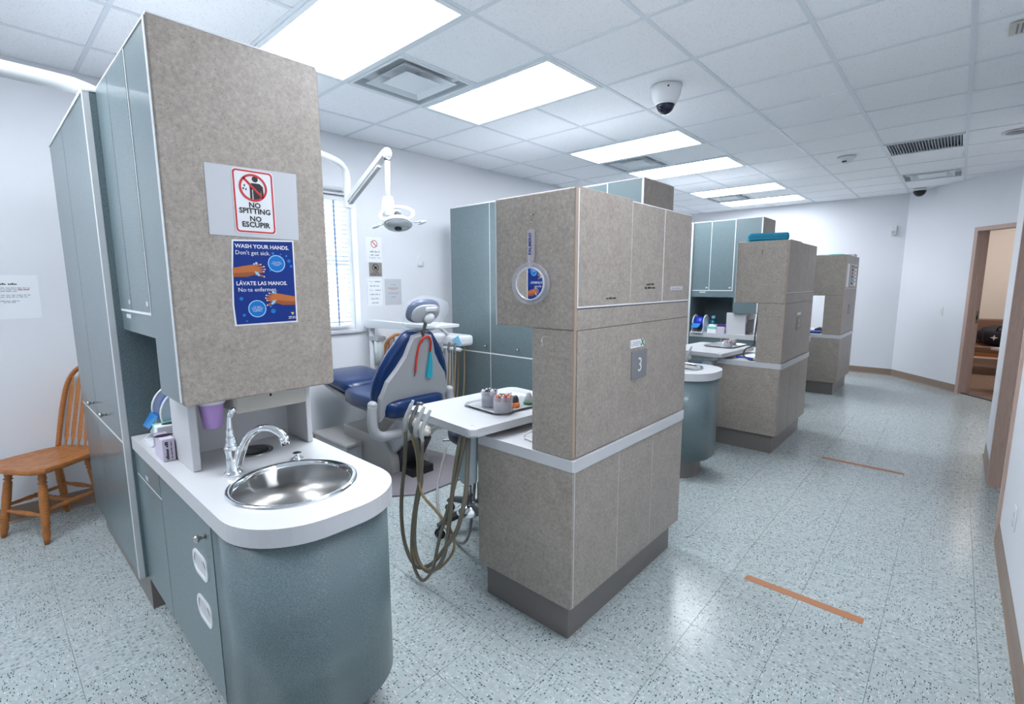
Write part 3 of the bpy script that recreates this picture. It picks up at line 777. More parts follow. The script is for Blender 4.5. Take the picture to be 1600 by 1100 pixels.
dup(cd1, off3, 'small lilac cup dispenser in the far white niche')
fd3 = film_dispenser('white film dispenser with deep blue roll beside the mouthwash bottle', rolldeep)
fd3.location.y += off3[1] - .06; fd3.location.x += -.075
y3 = off3[1]
o = T('mouthwash_bottle', 'teal mouthwash bottle with pale cap on the far worktop', 'bottle', (-2.343, y3 + .58, .8205))
MB().lathe([(.050, .821), (.054, .826), (.054, .93), (.048, .965), (.030, .985), (.018, .99), (.018, 1.0)], (-2.343, y3 + .58, 0), 24).build('bottle_body', mouthw, o)
MB().lathe([(.023, .997), (.023, 1.03), (.02, 1.033)], (-2.343, y3 + .58, 0), 20).build('cap', pblue3, o)
MB().lathe([(.0545, .86), (.0545, .925), (.0542, .925), (.0542, .86)], (-2.343, y3 + .58, 0), 24, caps=False).build('label_band', paperw, o)
def side_box(x0, x1, y0, y1, h, mb, mt, label):
    o = T('glove_box', label, 'box', ((x0 + x1) / 2, (y0 + y1) / 2, .8205), 'glove and tissue boxes on the worktops')
    MB().box(x0, x1, y0, y1, .8205, .8205 + h, .003).build('carton', mb, o)
    MB().box(x0 - .0008, x1 + .0008, y0 - .0008, y1 + .0008, .8205 + h * .66, .8205 + h * .985).build('colour_band', mt, o)
    return o
side_box(-2.36, -2.245, y3 + .42, y3 + .505, .085, paperw, mint, 'white and mint carton in front of the mouthwash bottle')
gb = side_box(-2.235, -2.14, y3 + .41, y3 + .445, .09, lilacbox, lilacbox, 'lilac glove box with black gloves on top beside the far niche')
m = MB()
for i in range(6): m.ell((-2.23 + .016 * i, y3 + .43, .915 + .006 * math.sin(i * 2.1)), (.018, .014, .010), 10, 6)
m.build('glove_tuft', blackp, gb)
o = MB().box(-2.245, -2.145, y3 + .50, y3 + .60, .8205, .93, .004).build('purple_carton', purple, loc=(-2.19, y3 + .55, .8205)); tag(o, 'purple carton behind the lilac glove box on the far worktop', 'box')

# ------------------------------------------------------------------ stone cabinets towards the aisle
PX0, PX1, PY0, PY1 = -1.560, -1.035, 1.480, 2.505
def stone_base(label):
    o = T('stone_base_cabinet', label, 'cabinet', (-1.30, 1.99, 0), 'stone-look base cabinets along the aisle')
    MB().box(PX0, PX1 - .006, PY0, PY1, .162, .744, .003).build('body', stone, o)
    MB().box(PX1 - .0065, PX1 - .0008, PY0 + .018, PY1 - .002, .163, .742).build('face_frame', grey_edge, o)
    MB().box(PX1 - .007, PX1 - .0004, PY0 + .004, PY0 + .020, .162, .744, .002).build('corner_post', stone, o)
    for a, b in ((PY0 + .024, 1.8375), (1.8425, 2.159), (2.164, PY1)):
        MB().box(PX1 - .0045, PX1, a, b, .163, .735).build('door', stone, o)
    MB().box(PX0 + .022, PX1 - .035, PY0 + .035, PY1 - .035, 0, .162).build('toe_kick', toe, o)
    return o
def stone_top(label):
    o = MB().prism(rrect(.534, 1.03, .012, 3, -1.294, 1.9925), (0, 0, .745), (1, 0, 0), (0, 1, 0), (0, 0, .045)).build('cabinet_worktop', white_lam, loc=(-1.294, 1.99, .745))
    return tag(o, label, 'worktop', 'white tops of the stone-look cabinets')
def stone_tower(label):
    o = T('stone_tower_cabinet', label, 'cabinet', (-1.2, 1.99, .79), 'stone-look tower cabinets along the aisle')
    MB().box(-1.238, PX1 - .004, PY0 + .002, PY1, .791, 1.292, .004).build('column', stone, o)
    MB().box(-1.432, PX1 - .006, PY0, PY1, 1.2925, 1.808, .006).build('upper_body', stone, o)
    MB().box(PX1 - .0062, PX1 - .0002, PY0 + .002, PY0 + .018, .80, 1.806).build('corner_strip', mat('worn_edge', (168, 148, 132), 0.5), o)
    MB().box(PX1 - .007, PX1 - .0008, PY0 + .02, PY1 - .002, 1.375, 1.806).build('face_frame', edge, o)
    MB().box(PX1 - .007, PX1 - .0021, PY0 + .02, PY1 - .002, 1.366, 1.376).build('shadow_gap', darkp, o)
    MB().box(PX1 - .006, PX1, PY0 + .018, PY1, 1.293, 1.370).build('rail', stone, o)
    MB().box(PX1 - .006, PX1, PY0 + .022, PY1, .797, 1.290).build('side_panel', stone, o)
    ds = []
    for a, b, zt in ((PY0 + .025, 1.893, 1.812), (1.8945, 2.198, 1.803), (2.2035, PY1, 1.803)):
        ds.append(MB().box(PX1 - .0045, PX1, a, b, 1.381, zt, .0012, 1).build('door', stone, o))
    for x0_, x1_, a, b in ((-1.434, -1.430, PY0 - .001, PY1),): MB().box(x0_, x1_, a, b, 1.293, 1.806).build('edge_band', grey_edge, o)
    for q, (hx, hz) in enumerate(((-1.232, 1.73), (-1.175, 1.262))):
        MB().tube([(hx, PY0 - .0005, hz), (hx, PY0 - .012, hz - .004), (hx, PY0 - .016, hz - .018), (hx, PY0 - .010, hz - .026), (hx, PY0 - .014, hz - .034)], .0025, 8).build('hook', clearp if q else steel, o)
    return o, ds
sb1 = stone_base('stone-look base cabinet of cabinet 3, facing the brown tape on the aisle floor')
st1 = stone_top('white worktop of cabinet 3 under the instrument table')
sw1, doors3 = stone_tower('tall stone-look tower with number 3 plate and hanging hand mirror')
offA, offB = (0, 2.985, 0), (-.03, 5.94, 0)
dup(sb1, offA, 'stone-look base cabinet below the teal case'); dup(sb1, offB, 'stone-look base cabinet nearest the end wall')
dup(st1, offA, 'white worktop of the cabinet below the teal case'); dup(st1, offB, 'white worktop of the cabinet nearest the end wall')
dup(sw1, offA, 'stone-look tower carrying the teal case on top'); dup(sw1, offB, 'stone-look tower nearest the end wall with papers on its doors')
# door label strips on cabinet 3
scribble(doors3[0], (PX1 + .0003, 1.735, 1.408), (0, 1, 0), (0, 0, 1), .075, .008, ink, 1, 'label_print')
scribble(doors3[1], (PX1 + .0003, 2.078, 1.462), (0, 1, 0), (0, 0, 1), .085, .009, ink, 2, 'label_print'); scribble(doors3[1], (PX1 + .0003, 2.072, 1.446), (0, 1, 0), (0, 0, 1), .10, .009, ink, 3, 'label_print')
l_ = MB().box(PX1 + .0002, PX1 + .0008, 2.285, 2.425, 1.432, 1.450).build('label_strip', paper, doors3[2])
scribble(doors3[2], (PX1 + .0009, 2.355, 1.441), (0, 1, 0), (0, 0, 1), .115, .008, greyink, 4, 'label_print')

def number_plate(off, n, label, pm):
    x, y, z = PX1 + .0002 + off[0], 1.988 + off[1], 1.105
    o = T('number_plate', label, 'sign', (x, y, z), 'number plates on the stone-look cabinets')
    MB().prism(rrect(.142, .128, .004, 2, y, z), (x, 0, 0), (0, 1, 0), (0, 0, 1), (.004, 0, 0)).build('plate', pm, o)
    text(o, n, (x + .0046, y + .004, z - .004), (0, 1, 0), (0, 0, 1), .092, wink, 'numeral', squeeze=.95)
    return o
number_plate((0, 0, 0), '3', 'grey plate with white numeral 3', signgrey)
number_plate(offA, '2', 'tan-grey number plate on the tower below the teal case', brass_grey)
number_plate(offB, '1', 'small grey number plate on the tower nearest the end wall', signgrey)
x = PX1 + .0002
o = T('name_plaque', 'small white plaque reading GREEN X above the numeral 3', 'sign', (x, 1.968, 1.20))
MB().box(x, x + .003, 1.906, 2.03, 1.184, 1.219).build('plate', paperw, o)
text(o, 'GREEN', (x + .0036, 1.952, 1.201), (0, 1, 0), (0, 0, 1), .030, greyink, 'lettering')
text(o, 'X', (x + .0036, 2.012, 1.202), (0, 1, 0), (0, 0, 1), .042, greenink, 'lettering', bold=.05)
o = T('name_plaque', 'small pale plaque above the tan-grey number plate', 'sign', (x, 1.968 + 2.985, 1.19))
MB().box(x, x + .003, 4.90, 5.02, 1.178, 1.20).build('plate', paperw, o)
# papers on the last tower
for (ya, yb_, za, zb, lb, mt) in ((7.53, 7.70, 1.40, 1.70, 'white sheet taped to the last tower door', paperw), (7.86, 8.02, 1.42, 1.70, 'sheet with coloured blocks on the last tower door', paperw), (8.12, 8.30, 1.41, 1.70, 'sheet with red heading on the last tower door', paperw)):
    xx = PX1 - .03 + .0004
    o = T('paper_notice', lb, 'paper', (xx, (ya + yb_) / 2, za))
    MB().box(xx, xx + .001, ya, yb_, za, zb).build('sheet', mt, o)
    if 'coloured' in lb:
        for i, cm in enumerate((greenink, ink, redink, ink, teal, ink)): MB().box(xx + .001, xx + .0015, ya + .02, yb_ - .02, zb - .045 - i * .045, zb - .012 - i * .045).build('print_block', cm, o)
    if 'red' in lb:
        MB().box(xx + .001, xx + .0015, ya + .02, yb_ - .03, zb - .05, zb - .02).build('print_block', redink, o)
        for i in range(4): MB().box(xx + .001, xx + .0015, ya + .02, yb_ - .05, zb - .10 - i * .045, zb - .085 - i * .045).build('print_line', greyink, o)

# teal case and papers on top of towers
o = T('storage_case', 'teal padded case lying on top of the stone-look tower', 'case', (-1.25, 4.63, 1.809))
mx = Matrix.Translation((-1.255, 4.66, 1.812)) @ Matrix.Rotation(.35, 4, 'Z')
MB().box(-.155, .155, -.10, .10, .002, .07, .02, 4, mx).build('case_body', teal, o)
MB().box(-.157, .157, -.102, .102, .034, .038, .001, 1, mx).build('zip', mat('dark_teal', (8, 96, 122), .5), o)
for (xa, xb, ya, yb_, h, mt, lb) in ((-1.44, -1.28, 7.50, 7.80, .012, paperw, 'stack of white papers on top of the last tower'), (-1.26, -1.12, 7.50, 7.75, .012, mint, 'mint folder on top of the last tower'), (-1.12, -1.07, 8.0, 8.25, .03, lilacbox, 'pale packet on top of the last tower')):
    o = MB().box(xa, xb, ya, yb_, 1.810, 1.810 + h, .002).build('paper_stack', mt, loc=((xa + xb) / 2, (ya + yb_) / 2, 1.81)); tag(o, lb, 'papers')

# ------------------------------------------------------------------ hand mirror on tower 3
my = PY0 - .016
o = T('hand_mirror', 'round hand mirror with clear plastic handle hanging on cabinet 3', 'mirror', (-1.237, my, 1.38))
cz = 1.466
MB().frame(circ(.092, 40, -1.238, cz, .082), circ(.070, 40, -1.238, cz, .062), (0, my, 0), (1, 0, 0), (0, 0, 1), (0, .012, 0)).build('rim', clearp, o)
MB().frame(circ(.072, 40, -1.238, cz, .064), circ(.068, 40, -1.238, cz, .060), (0, my - .001, 0), (1, 0, 0), (0, 0, 1), (0, .010, 0)).build('inner_ring', mat('pale_clear', (214, 216, 222), .15), o)
MB().prism(circ(.069, 40, -1.238, cz, .061), (.0011 * 0, my + .004 + .034 * 1.238, 0), (.9994, .034, 0), (0, 0, 1), (0, .003, 0)).build('mirror_glass', mirror, o)
h = MB().prism(rrect(.030, .125, .010, 4, -1.234, 1.612), (0, my + .001, 0), (1, 0, 0), (0, 0, 1), (0, .008, 0)).build('handle', clearp, o)
text(h, 'PALMERO', (-1.235, my - .0005, 1.618), (0, 0, 1), (-1, 0, 0), .019, pblue, 'lettering', bold=.03)
MB().tube([(-1.234, my + .004, 1.552), (-1.239, my + .004, 1.545), (-1.236, my + .004, 1.53)], .010, 10).build('neck', clearp, o)

# ------------------------------------------------------------------ posters on the near stone panel (X = -1.76)
XP = -1.7598
UY, UZ = (0, 1, 0), (0, 0, 1)
o = T('no_spitting_sign', 'white sheet with red-bordered NO SPITTING NO ESCUPIR sign on the stone panel', 'sign', (XP, .665, 1.625))
MB().prism([(.524, 1.842), (.81, 1.849), (.806, 1.622), (.523, 1.624)], (XP, 0, 0), UY, UZ, (.0012, 0, 0)).build('backing_sheet', paper, o)
cx, cz = .664, 1.7375
pl = MB().prism(rrect(.130, .205, .012, 4, cx, cz), (XP + .0014, 0, 0), UY, UZ, (.0012, 0, 0)).build('sign_plate', wink, o)
xs = XP + .003
MB().frame(rrect(.124, .199, .011, 4, cx, cz), rrect(.114, .189, .008, 4, cx, cz), (xs - .0003, 0, 0), UY, UZ, (.0006, 0, 0)).build('red_border', redink, pl)
zc = 1.783
MB().prism(circ(.0095, 20, .670, zc + .028), (xs - .0002, 0, 0), UY, UZ, (.0005, 0, 0)).build('figure_head', ink, pl)
MB().prism([(.652, zc - .036), (.652, zc + .008), (.658, zc + .015), (.684, zc + .015), (.694, zc + .006), (.695, zc - .026), (.688, zc - .028), (.687, zc - .004), (.684, zc - .038), (.662, zc - .040), (.662, zc - .006), (.659, zc - .006), (.659, zc - .036)], (xs - .0002, 0, 0), UY, UZ, (.0005, 0, 0)).build('figure_body', ink, pl)
m = MB()
for a, b in ((.636, .006), (.632, -.004), (.640, -.006)): m.prism([(a - .003, zc + b), (a + .003, zc + b + .003), (a + .001, zc + b - .006)], (xs - .0002, 0, 0), UY, UZ, (.0005, 0, 0))
m.build('spit_drops', ink, pl)
m = MB().frame(circ(.044, 36, .663, zc), circ(.037, 36, .663, zc), (xs - .0001, 0, 0), UY, UZ, (.0008, 0, 0))
m.prism([(.663 - .032, zc + .027), (.663 - .027, zc + .032), (.663 + .032, zc - .027), (.663 + .027, zc - .032)], (xs - .0001, 0, 0), UY, UZ, (.0008, 0, 0))
m.build('ban_ring', redink, pl)
for s_, z in (('NO', 1.726), ('SPITTING', 1.707), ('NO', 1.682), ('ESCUPIR', 1.663)):
    text(pl, s_, (xs + .0004, .664, z), UY, UZ, .0235, ink, 'lettering', bold=.03)

o = T('handwashing_poster', 'blue hand-washing poster in English and Spanish on the stone panel', 'poster', (XP, .68, 1.33))
MB().prism([(.585, 1.612), (.786, 1.620), (.783, 1.332), (.574, 1.330), (.572, 1.40), (.578, 1.52)], (XP, 0, 0), UY, UZ, (.0012, 0, 0)).build('sheet', wink, o)
p = MB().prism([(.590, 1.607), (.781, 1.615), (.778, 1.337), (.580, 1.335), (.577, 1.40), (.583, 1.52)], (XP + .0013, 0, 0), UY, UZ, (.0004, 0, 0)).build('blue_field', pblue, o)
xs = XP + .0021
text(p, 'WASH YOUR HANDS.', (xs, .593, 1.592), UY, UZ, .0178, wink, 'lettering', bold=.02, align='LEFT')
text(p, "Don't get sick.", (xs, .592, 1.571), UY, UZ, .0190, wink, 'lettering', align='LEFT')
text(p, 'LÁVATE LAS MANOS.', (xs, .588, 1.470), UY, UZ, .0176, wink, 'lettering', bold=.02, align='LEFT')
text(p, 'No te enfermes.', (xs, .592, 1.449), UY, UZ, .0190, wink, 'lettering', align='LEFT')
for yc, zc, s_ in ((.722, 1.538, 'Clean hands\nstop the spread\nof germs'), (.648, 1.385, 'Las manos\nlimpias detienen\nla propagación\nde gérmenes')):
    b_ = MB().frame(circ(.029, 28, yc, zc), circ(.0262, 28, yc, zc), (xs - .0003, 0, 0), UY, UZ, (.0005, 0, 0)).build('bubble_ring', pblue3, p)
    MB().prism(circ(.0258, 28, yc, zc), (xs - .0003, 0, 0), UY, UZ, (.0004, 0, 0)).build('bubble', pblue2, p)
    text(p, s_, (xs + .0004, yc, zc), UY, UZ, .0056, wink, 'lettering')
m = MB()
for yc, zc, r in ((.765, 1.548, .006), (.757, 1.565, .004), (.772, 1.53, .005), (.70, 1.515, .004), (.712, 1.572, .005), (.738, 1.57, .003), (.60, 1.42, .006), (.618, 1.448, .004), (.605, 1.365, .005), (.70, 1.375, .008), (.692, 1.392, .004), (.612, 1.345, .003)):
    m.prism(circ(r, 14, yc, zc), (xs - .0004, 0, 0), UY, UZ, (.0004, 0, 0))
m.build('bubbles', pblue2, p)
def hands(yc, zc, sgn):
    """two soapy hands drawn flat: forearm, palm, fingers"""
    def q(pts): return [(yc + sgn * (a * 1.25 + .012), zc + b * 1.3) for a, b in (pts if sgn > 0 else pts[::-1])]
    d = .0004
    MB().prism(q([(-.055, -.014), (-.02, -.013), (-.004, -.008), (.02, -.014), (.024, -.011), (.006, -.003), (-.01, .0), (-.03, .002), (-.055, .001)]), (xs, 0, 0), UY, UZ, (d, 0, 0)).build('lower_hand', skin2, p)
    MB().prism(q([(-.055, -.004), (-.03, -.003), (-.008, .0), (.004, -.004), (.022, -.001), (.023, .002), (.008, .003), (.026, .005), (.026, .008), (.008, .008), (.024, .012), (.023, .015), (.004, .013), (.016, .018), (.014, .020), (-.008, .018), (-.03, .014), (-.055, .009)]), (xs + .0005, 0, 0), UY, UZ, (d, 0, 0)).build('upper_hand', skin1, p)
    mm = MB()
    for a, b in ((.022, .0005), (.025, .0065), (.023, .0135), (.015, .019), (.022, -.0125)): mm.prism(circ(.0022, 10, yc + sgn * (a * 1.25 + .012), zc + b * 1.3), (xs + .001, 0, 0), UY, UZ, (d, 0, 0))
    mm.build('nails', wink, p)
    mm = MB()
    for a, b, r in ((.004, -.004, .005), (.008, -.008, .004), (.001, -.001, .003), (.004, .022, .004), (-.002, .020, .003)): mm.prism(circ(r, 12, yc + sgn * (a * 1.25 + .012), zc + b * 1.3), (xs + .0011, 0, 0), UY, UZ, (d, 0, 0))
    mm.build('foam', pblue3, p)
hands(.638, 1.509, 1); hands(.7205, 1.412, -1)
MB().prism([(.760, 1.368), (.772, 1.368), (.766, 1.358)], (xs, 0, 0), UY, UZ, (.0004, 0, 0)).build('crest', goldink, p)
scribble(p, (xs, .764, 1.3525), UY, UZ, .024, .003, wink, 5, 'print_line', .0003); scribble(p, (xs, .764, 1.3475), UY, UZ, .026, .003, wink, 6, 'print_line', .0003)

# ------------------------------------------------------------------ papers and fittings on the walls
def wall_sheet(name, lb, y0, y1, z0, z1, mt, cat='paper'):
    o = T(name, lb, cat, (XW + .0005, (y0 + y1) / 2, z0))
    MB().box(XW + .0005, XW + .0018, y0, y1, z0, z1).build('sheet', mt, o)
    return o
XS = XW + .0024
o = wall_sheet('paper_notice', 'white notice with red ban circle beside the window', 2.572, 2.748, 1.672, 1.91, paperw, 'sign')
m = MB().frame(circ(.036, 28, 2.665, 1.845), circ(.030, 28, 2.665, 1.845), (XS, 0, 0), UY, UZ, (.0006, 0, 0)).prism([(2.637, 1.868), (2.643, 1.873), (2.693, 1.822), (2.687, 1.817)], (XS, 0, 0), UY, UZ, (.0006, 0, 0)); m.build('ban_ring', redink, o)
scribble(o, (XS, 2.668, 1.772), UY, UZ, .105, .017, greyink, 7); scribble(o, (XS, 2.668, 1.742), UY, UZ, .09, .017, greyink, 8); text(o, 'THANK YOU', (XS, 2.668, 1.712), UY, UZ, .022, greyink)
o = wall_sheet('no_smoking_plate', 'small grey plate with a dark ban symbol between the wall notices', 2.60, 2.742, 1.535, 1.668, brass_grey, 'sign')
m = MB().frame(circ(.036, 28, 2.67, 1.62), circ(.030, 28, 2.67, 1.62), (XS, 0, 0), UY, UZ, (.0006, 0, 0)).prism([(2.645, 1.642), (2.650, 1.646), (2.696, 1.598), (2.691, 1.594)], (XS, 0, 0), UY, UZ, (.0006, 0, 0))
m.box(XS, XS + .0006, 2.655, 2.685, 1.605, 1.632); m.build('ban_symbol', ink, o)
[scribble(o, (XS, 2.67, 1.574 - .013 * i), UY, UZ, (.06, .10, .11)[i], .008, ink, 9 + i) for i in range(3)]
o = wall_sheet('paper_notice', 'white notice with six grey text lines beside the window', 2.555, 2.735, 1.25, 1.515, paperw)
for i in range(6):
    if i in (0, 2): text(o, 'Please', (XS, 2.612, 1.485 - i * .041), UY, UZ, .018, greyink)
    scribble(o, (XS, 2.688 if i in (0, 2) else 2.655, 1.485 - i * .041), UY, UZ, .065 if i in (0, 2) else (.1, .11, .1, .115, .09, .08)[i], .012, greyink, 20 + i)
MB().box(XS - .0004, XS + .0004, 2.567, 2.569, 1.26, 1.505).build('margin_line', greyink, o)
o = wall_sheet('paper_notice', 'blue-white printed sheet beside the six-line notice', 2.768, 2.962, 1.252, 1.51, paper)
scribble(o, (XS, 2.865, 1.455), UY, UZ, .055, .011, greyink, 31)
for i, (z_, w_) in enumerate(((1.425, .13), (1.415, .12), (1.405, .05), (1.375, .12), (1.364, .11), (1.335, .06), (1.328, .05))): scribble(o, (XS, 2.865, z_), UY, UZ, w_, .006, redink if i == 1 else greyink, 40 + i)
o = wall_sheet('paper_notice', 'printed sheet with red line on the wall above the wooden chair', .03, .283, 1.262, 1.524, paperw)
scribble(o, (XS, .155, 1.472), UY, UZ, .085, .011, ink, 50)
for i, (z_, w_, c_) in enumerate(((1.448, .19, 0), (1.438, .10, 0), (1.428, .07, 0), (1.405, .20, 0), (1.394, .17, 0), (1.370, .09, 0), (1.362, .05, 0))): scribble(o, (XS, .15, z_), UY, UZ, w_, .006, greyink, 51 + i)
scribble(o, (XS, .222, 1.438), UY, UZ, .055, .007, redink, 60)
o = T('wall_sensor', 'small white oval holder on the wall right of the notices', 'wall fitting', (XW, 3.20, 1.65))
MB().prism(rrect(.062, .115, .03, 5, 3.20, 1.70), (XW, 0, 0), UY, UZ, (.022, 0, 0), bev=.005).build('body', plastic, o)
MB().tube([(XW + .022, 3.205, 1.67), (XW + .03, 3.22, 1.65), (XW + .03, 3.23, 1.67), (XW + .02, 3.225, 1.69)], .004, 8).build('hook', greyp, o)
o = T('motion_sensor', 'small white motion sensor high on the end wall', 'sensor', (-.81, YE, 2.18))
MB().box(-.85, -.772, YE - .05, YE - .0005, 2.17, 2.32, .012, 3).build('body', plastic, o)
MB().prism(rrect(.05, .05, .012, 3, -.811, 2.215), (0, YE - .053, 0), (1, 0, 0), (0, 0, 1), (0, .004, 0)).build('lens', greyp, o)
o = T('light_switch', 'white light switch on the slanted wall beside the doorway', 'switch', sp(.81, 0, 1.0))
m = MB(); slab(m, .773, .847, -.006, -.0002, .998, 1.118); m.build('plate', plastic, o)
m = MB(); slab(m, .795, .825, -.010, -.0058, 1.03, 1.088); m.build('rocker', plastic, o)
o = T('wall_outlet', 'white outlet plate low on the right wall', 'outlet', (XR, 3.18, .30))
MB().box(XR - .006, XR - .0002, 3.145, 3.22, .31, .425, .002).build('plate', plastic, o)
for z in (.34, .385): MB().prism(rrect(.034, .028, .012, 4, 3.1825, z), (XR - .0085, 0, 0), UY, UZ, (.003, 0, 0)).build('socket', greyp, o)

# tape strips on the floor
for (xa, xb, ya, yb_, sk, lb) in ((-.655, -.172, 2.445, 2.495, -.004, 'brown tape strip on the floor across from cabinet 3'), (-.717, -.174, 4.665, 4.715, -.006, 'brown tape strip on the floor across from the cabinet with the teal case')):
    o = MB().prism([(xa - .004, ya), (xb, ya + sk), (xb + .001, yb_ + sk), (xa + .002, yb_), (xa - .004, (ya + yb_) / 2 + .006)], (0, 0, .0003), (1, 0, 0), (0, 1, 0), (0, 0, .0008)).build('floor_tape', tapem, loc=((xa + xb) / 2, (ya + yb_) / 2, 0))
    tag(o, lb, 'tape', 'brown floor tape strips')

# ------------------------------------------------------------------ instrument table over the worktop of cabinet 3
def inst_table(dy, label, full=True):
    c0 = Vector((-1.700, 1.745, 0))
    rz = -.085
    o = T('instrument_table', label, 'table', c0, 'white instrument tables', rz, local=True)
    B = lambda m, n, mt, par=None: m.build(n, mt, par or o, local=True)
    top = B(MB().prism(rrect(.535, .73, .035, 5), (0, 0, .816), (1, 0, 0), (0, 1, 0), (0, 0, .036), bev=.006), 'table_top', white_lam)
    B(MB().lathe([(.010, .852), (.009, .8545), (.003, .855)], (.225, -.325, 0), 14), 'cap', chrome)
    B(MB().box(-.20, .18, -.30, .28, .775, .8155, .01), 'underframe', greyp)
    B(MB().prism(rrect(.085, .24, .025, 4, .10, .655), (0, -.285, 0), (1, 0, 0), (0, 0, 1), (0, .05, 0), bev=.008), 'side_housing', mat('pale_blue_grey', (178, 192, 200), .4))
    B(MB().cyl((.10, -.26, .54), (.10, -.26, .42), .016), 'stem', steel)
    B(MB().lathe([(.018, .44), (.055, .41), (.06, .385), (.045, .372), (.02, .37)], (.09, -.25, 0), 24), 'stem_cup', chrome)
    B(MB().tube([(.09, -.26, .43), (.12, -.28, .45), (.16, -.29, .51)], .008, 8), 'lever', darkp)
    B(MB().tube([(.0, .1, .775), (.0, .2, .66), (.05, .42, .60), (.10, .58, .60)], .035, 12), 'support_arm', greyp)
    # holder rail with four handpieces
    hx, hy = -.245, -.400
    r = B(MB().cyl((hx, hy + .03, .800), (hx + .26, hy - .02, .795), .015, n=16), 'holder_rail', beige)
    B(MB().box(hx + .08, hx + .18, hy + .0, hy + .12, .79, .812, .005), 'rail_bracket', greyp)
    for i in range(4):
        t = i / 3; bx, by_ = hx + .025 + .21 * t, hy + .026 - .040 * t
        hk = B(MB().cyl((bx - .012, by_ - .004, .80), (bx + .012, by_ + .002, .80), .023, n=16), 'holder', beige)
        B(MB().tube([(bx, by_ - .02, .755), (bx, by_ - .024, .80), (bx + .010, by_ - .008, .85), (bx + .022, by_ + .012, .900)], [.009, .012, .011, .010, .007], 10), 'handpiece', greyp if i != 1 else steel)
        if i == 1: B(MB().cyl((bx + .018, by_ + .008, .900), (bx + .050, by_ + .014, .902), .008, n=10), 'handpiece_head', steel)
    return o
it1 = inst_table(0, 'white instrument table with handpieces over the worktop of cabinet 3')
it2 = dup(it1, (0, 2.955, 0), 'white instrument table beside the tower with the teal case')
# hoses hanging from the handpiece rail (real coordinates)
YH = 1.345
HOSES = [
    [(-1.945, 1.362, .755), (-1.950, 1.355, .61), (-1.98, YH, .36), (-1.965, YH, .17), (-1.865, YH - .01, .085), (-1.76, YH, .125), (-1.65, YH, .25), (-1.566, YH + .01, .375), (-1.532, YH + .03, .536), (-1.556, YH + .07, .68), (-1.60, YH + .12, .79)],
    [(-1.877, 1.345, .755), (-1.83, 1.34, .66), (-1.803, YH - .02, .55), (-1.77, YH - .02, .48), (-1.70, YH, .42), (-1.62, YH + .02, .34), (-1.62, YH + .03, .24), (-1.70, YH + .01, .13), (-1.77, YH - .01, .105), (-1.85, YH - .02, .13), (-1.885, YH - .01, .25), (-1.84, YH - .01, .45), (-1.80, YH, .6), (-1.815, 1.36, .70)],
    [(-1.808, 1.325, .755), (-1.81, YH - .01, .66), (-1.80, YH - .005, .55), (-1.845, YH - .01, .38), (-1.865, YH - .01, .20), (-1.82, YH - .015, .115), (-1.74, YH - .01, .105), (-1.655, YH, .21), (-1.618, YH + .01, .40), (-1.612, YH + .04, .62), (-1.63, YH + .1, .78)],
    [(-1.738, 1.305, .755), (-1.785, YH - .02, .59), (-1.865, YH - .015, .31), (-1.876, YH - .02, .14), (-1.84, YH - .02, .055), (-1.785, YH - .02, .045), (-1.725, YH - .01, .13), (-1.676, YH, .31), (-1.60, YH + .03, .57), (-1.60, YH + .1, .78)]]
HL = ('outermost olive-grey hose looping down from the handpiece rail by cabinet 3', 'thin tan hose crossing the loop below the handpiece rail by cabinet 3', 'middle olive-grey hose looping below the handpiece rail by cabinet 3', 'longest olive-grey hose loop nearly reaching the floor by cabinet 3')
for i, (pts, lb) in enumerate(zip(HOSES, HL)):
    o = MB().tube(pts, .0065 if i == 1 else (.010 if i != 3 else .008), 10, 8).build('handpiece_hose', hose2 if i == 1 else hosem, loc=pts[0]); tag(o, lb, 'hose', 'hoses of the instrument table by cabinet 3')
hz = [(-2.10, 2.25, .03), (-2.20, 2.05, .05), (-2.22, 1.9, .012), (-2.08, 1.75, .010), (-1.92, 1.68, .06), (-1.80, 1.62, .20), (-1.70, 1.62, .5), (-1.68, 1.66, .775)]
hz = [(-2.62, 2.18, .30), (-2.56, 2.05, .10), (-2.45, 1.95, .014), (-2.25, 1.82, .012), (-2.02, 1.72, .012), (-1.84, 1.66, .10), (-1.76, 1.64, .40), (-1.74, 1.66, .775)]
o = MB().tube(hz, .009, 10, 8).build('supply_hose', greyhose, loc=hz[2]); tag(o, 'pale grey supply hose curving over the floor from chair base to table', 'hose')

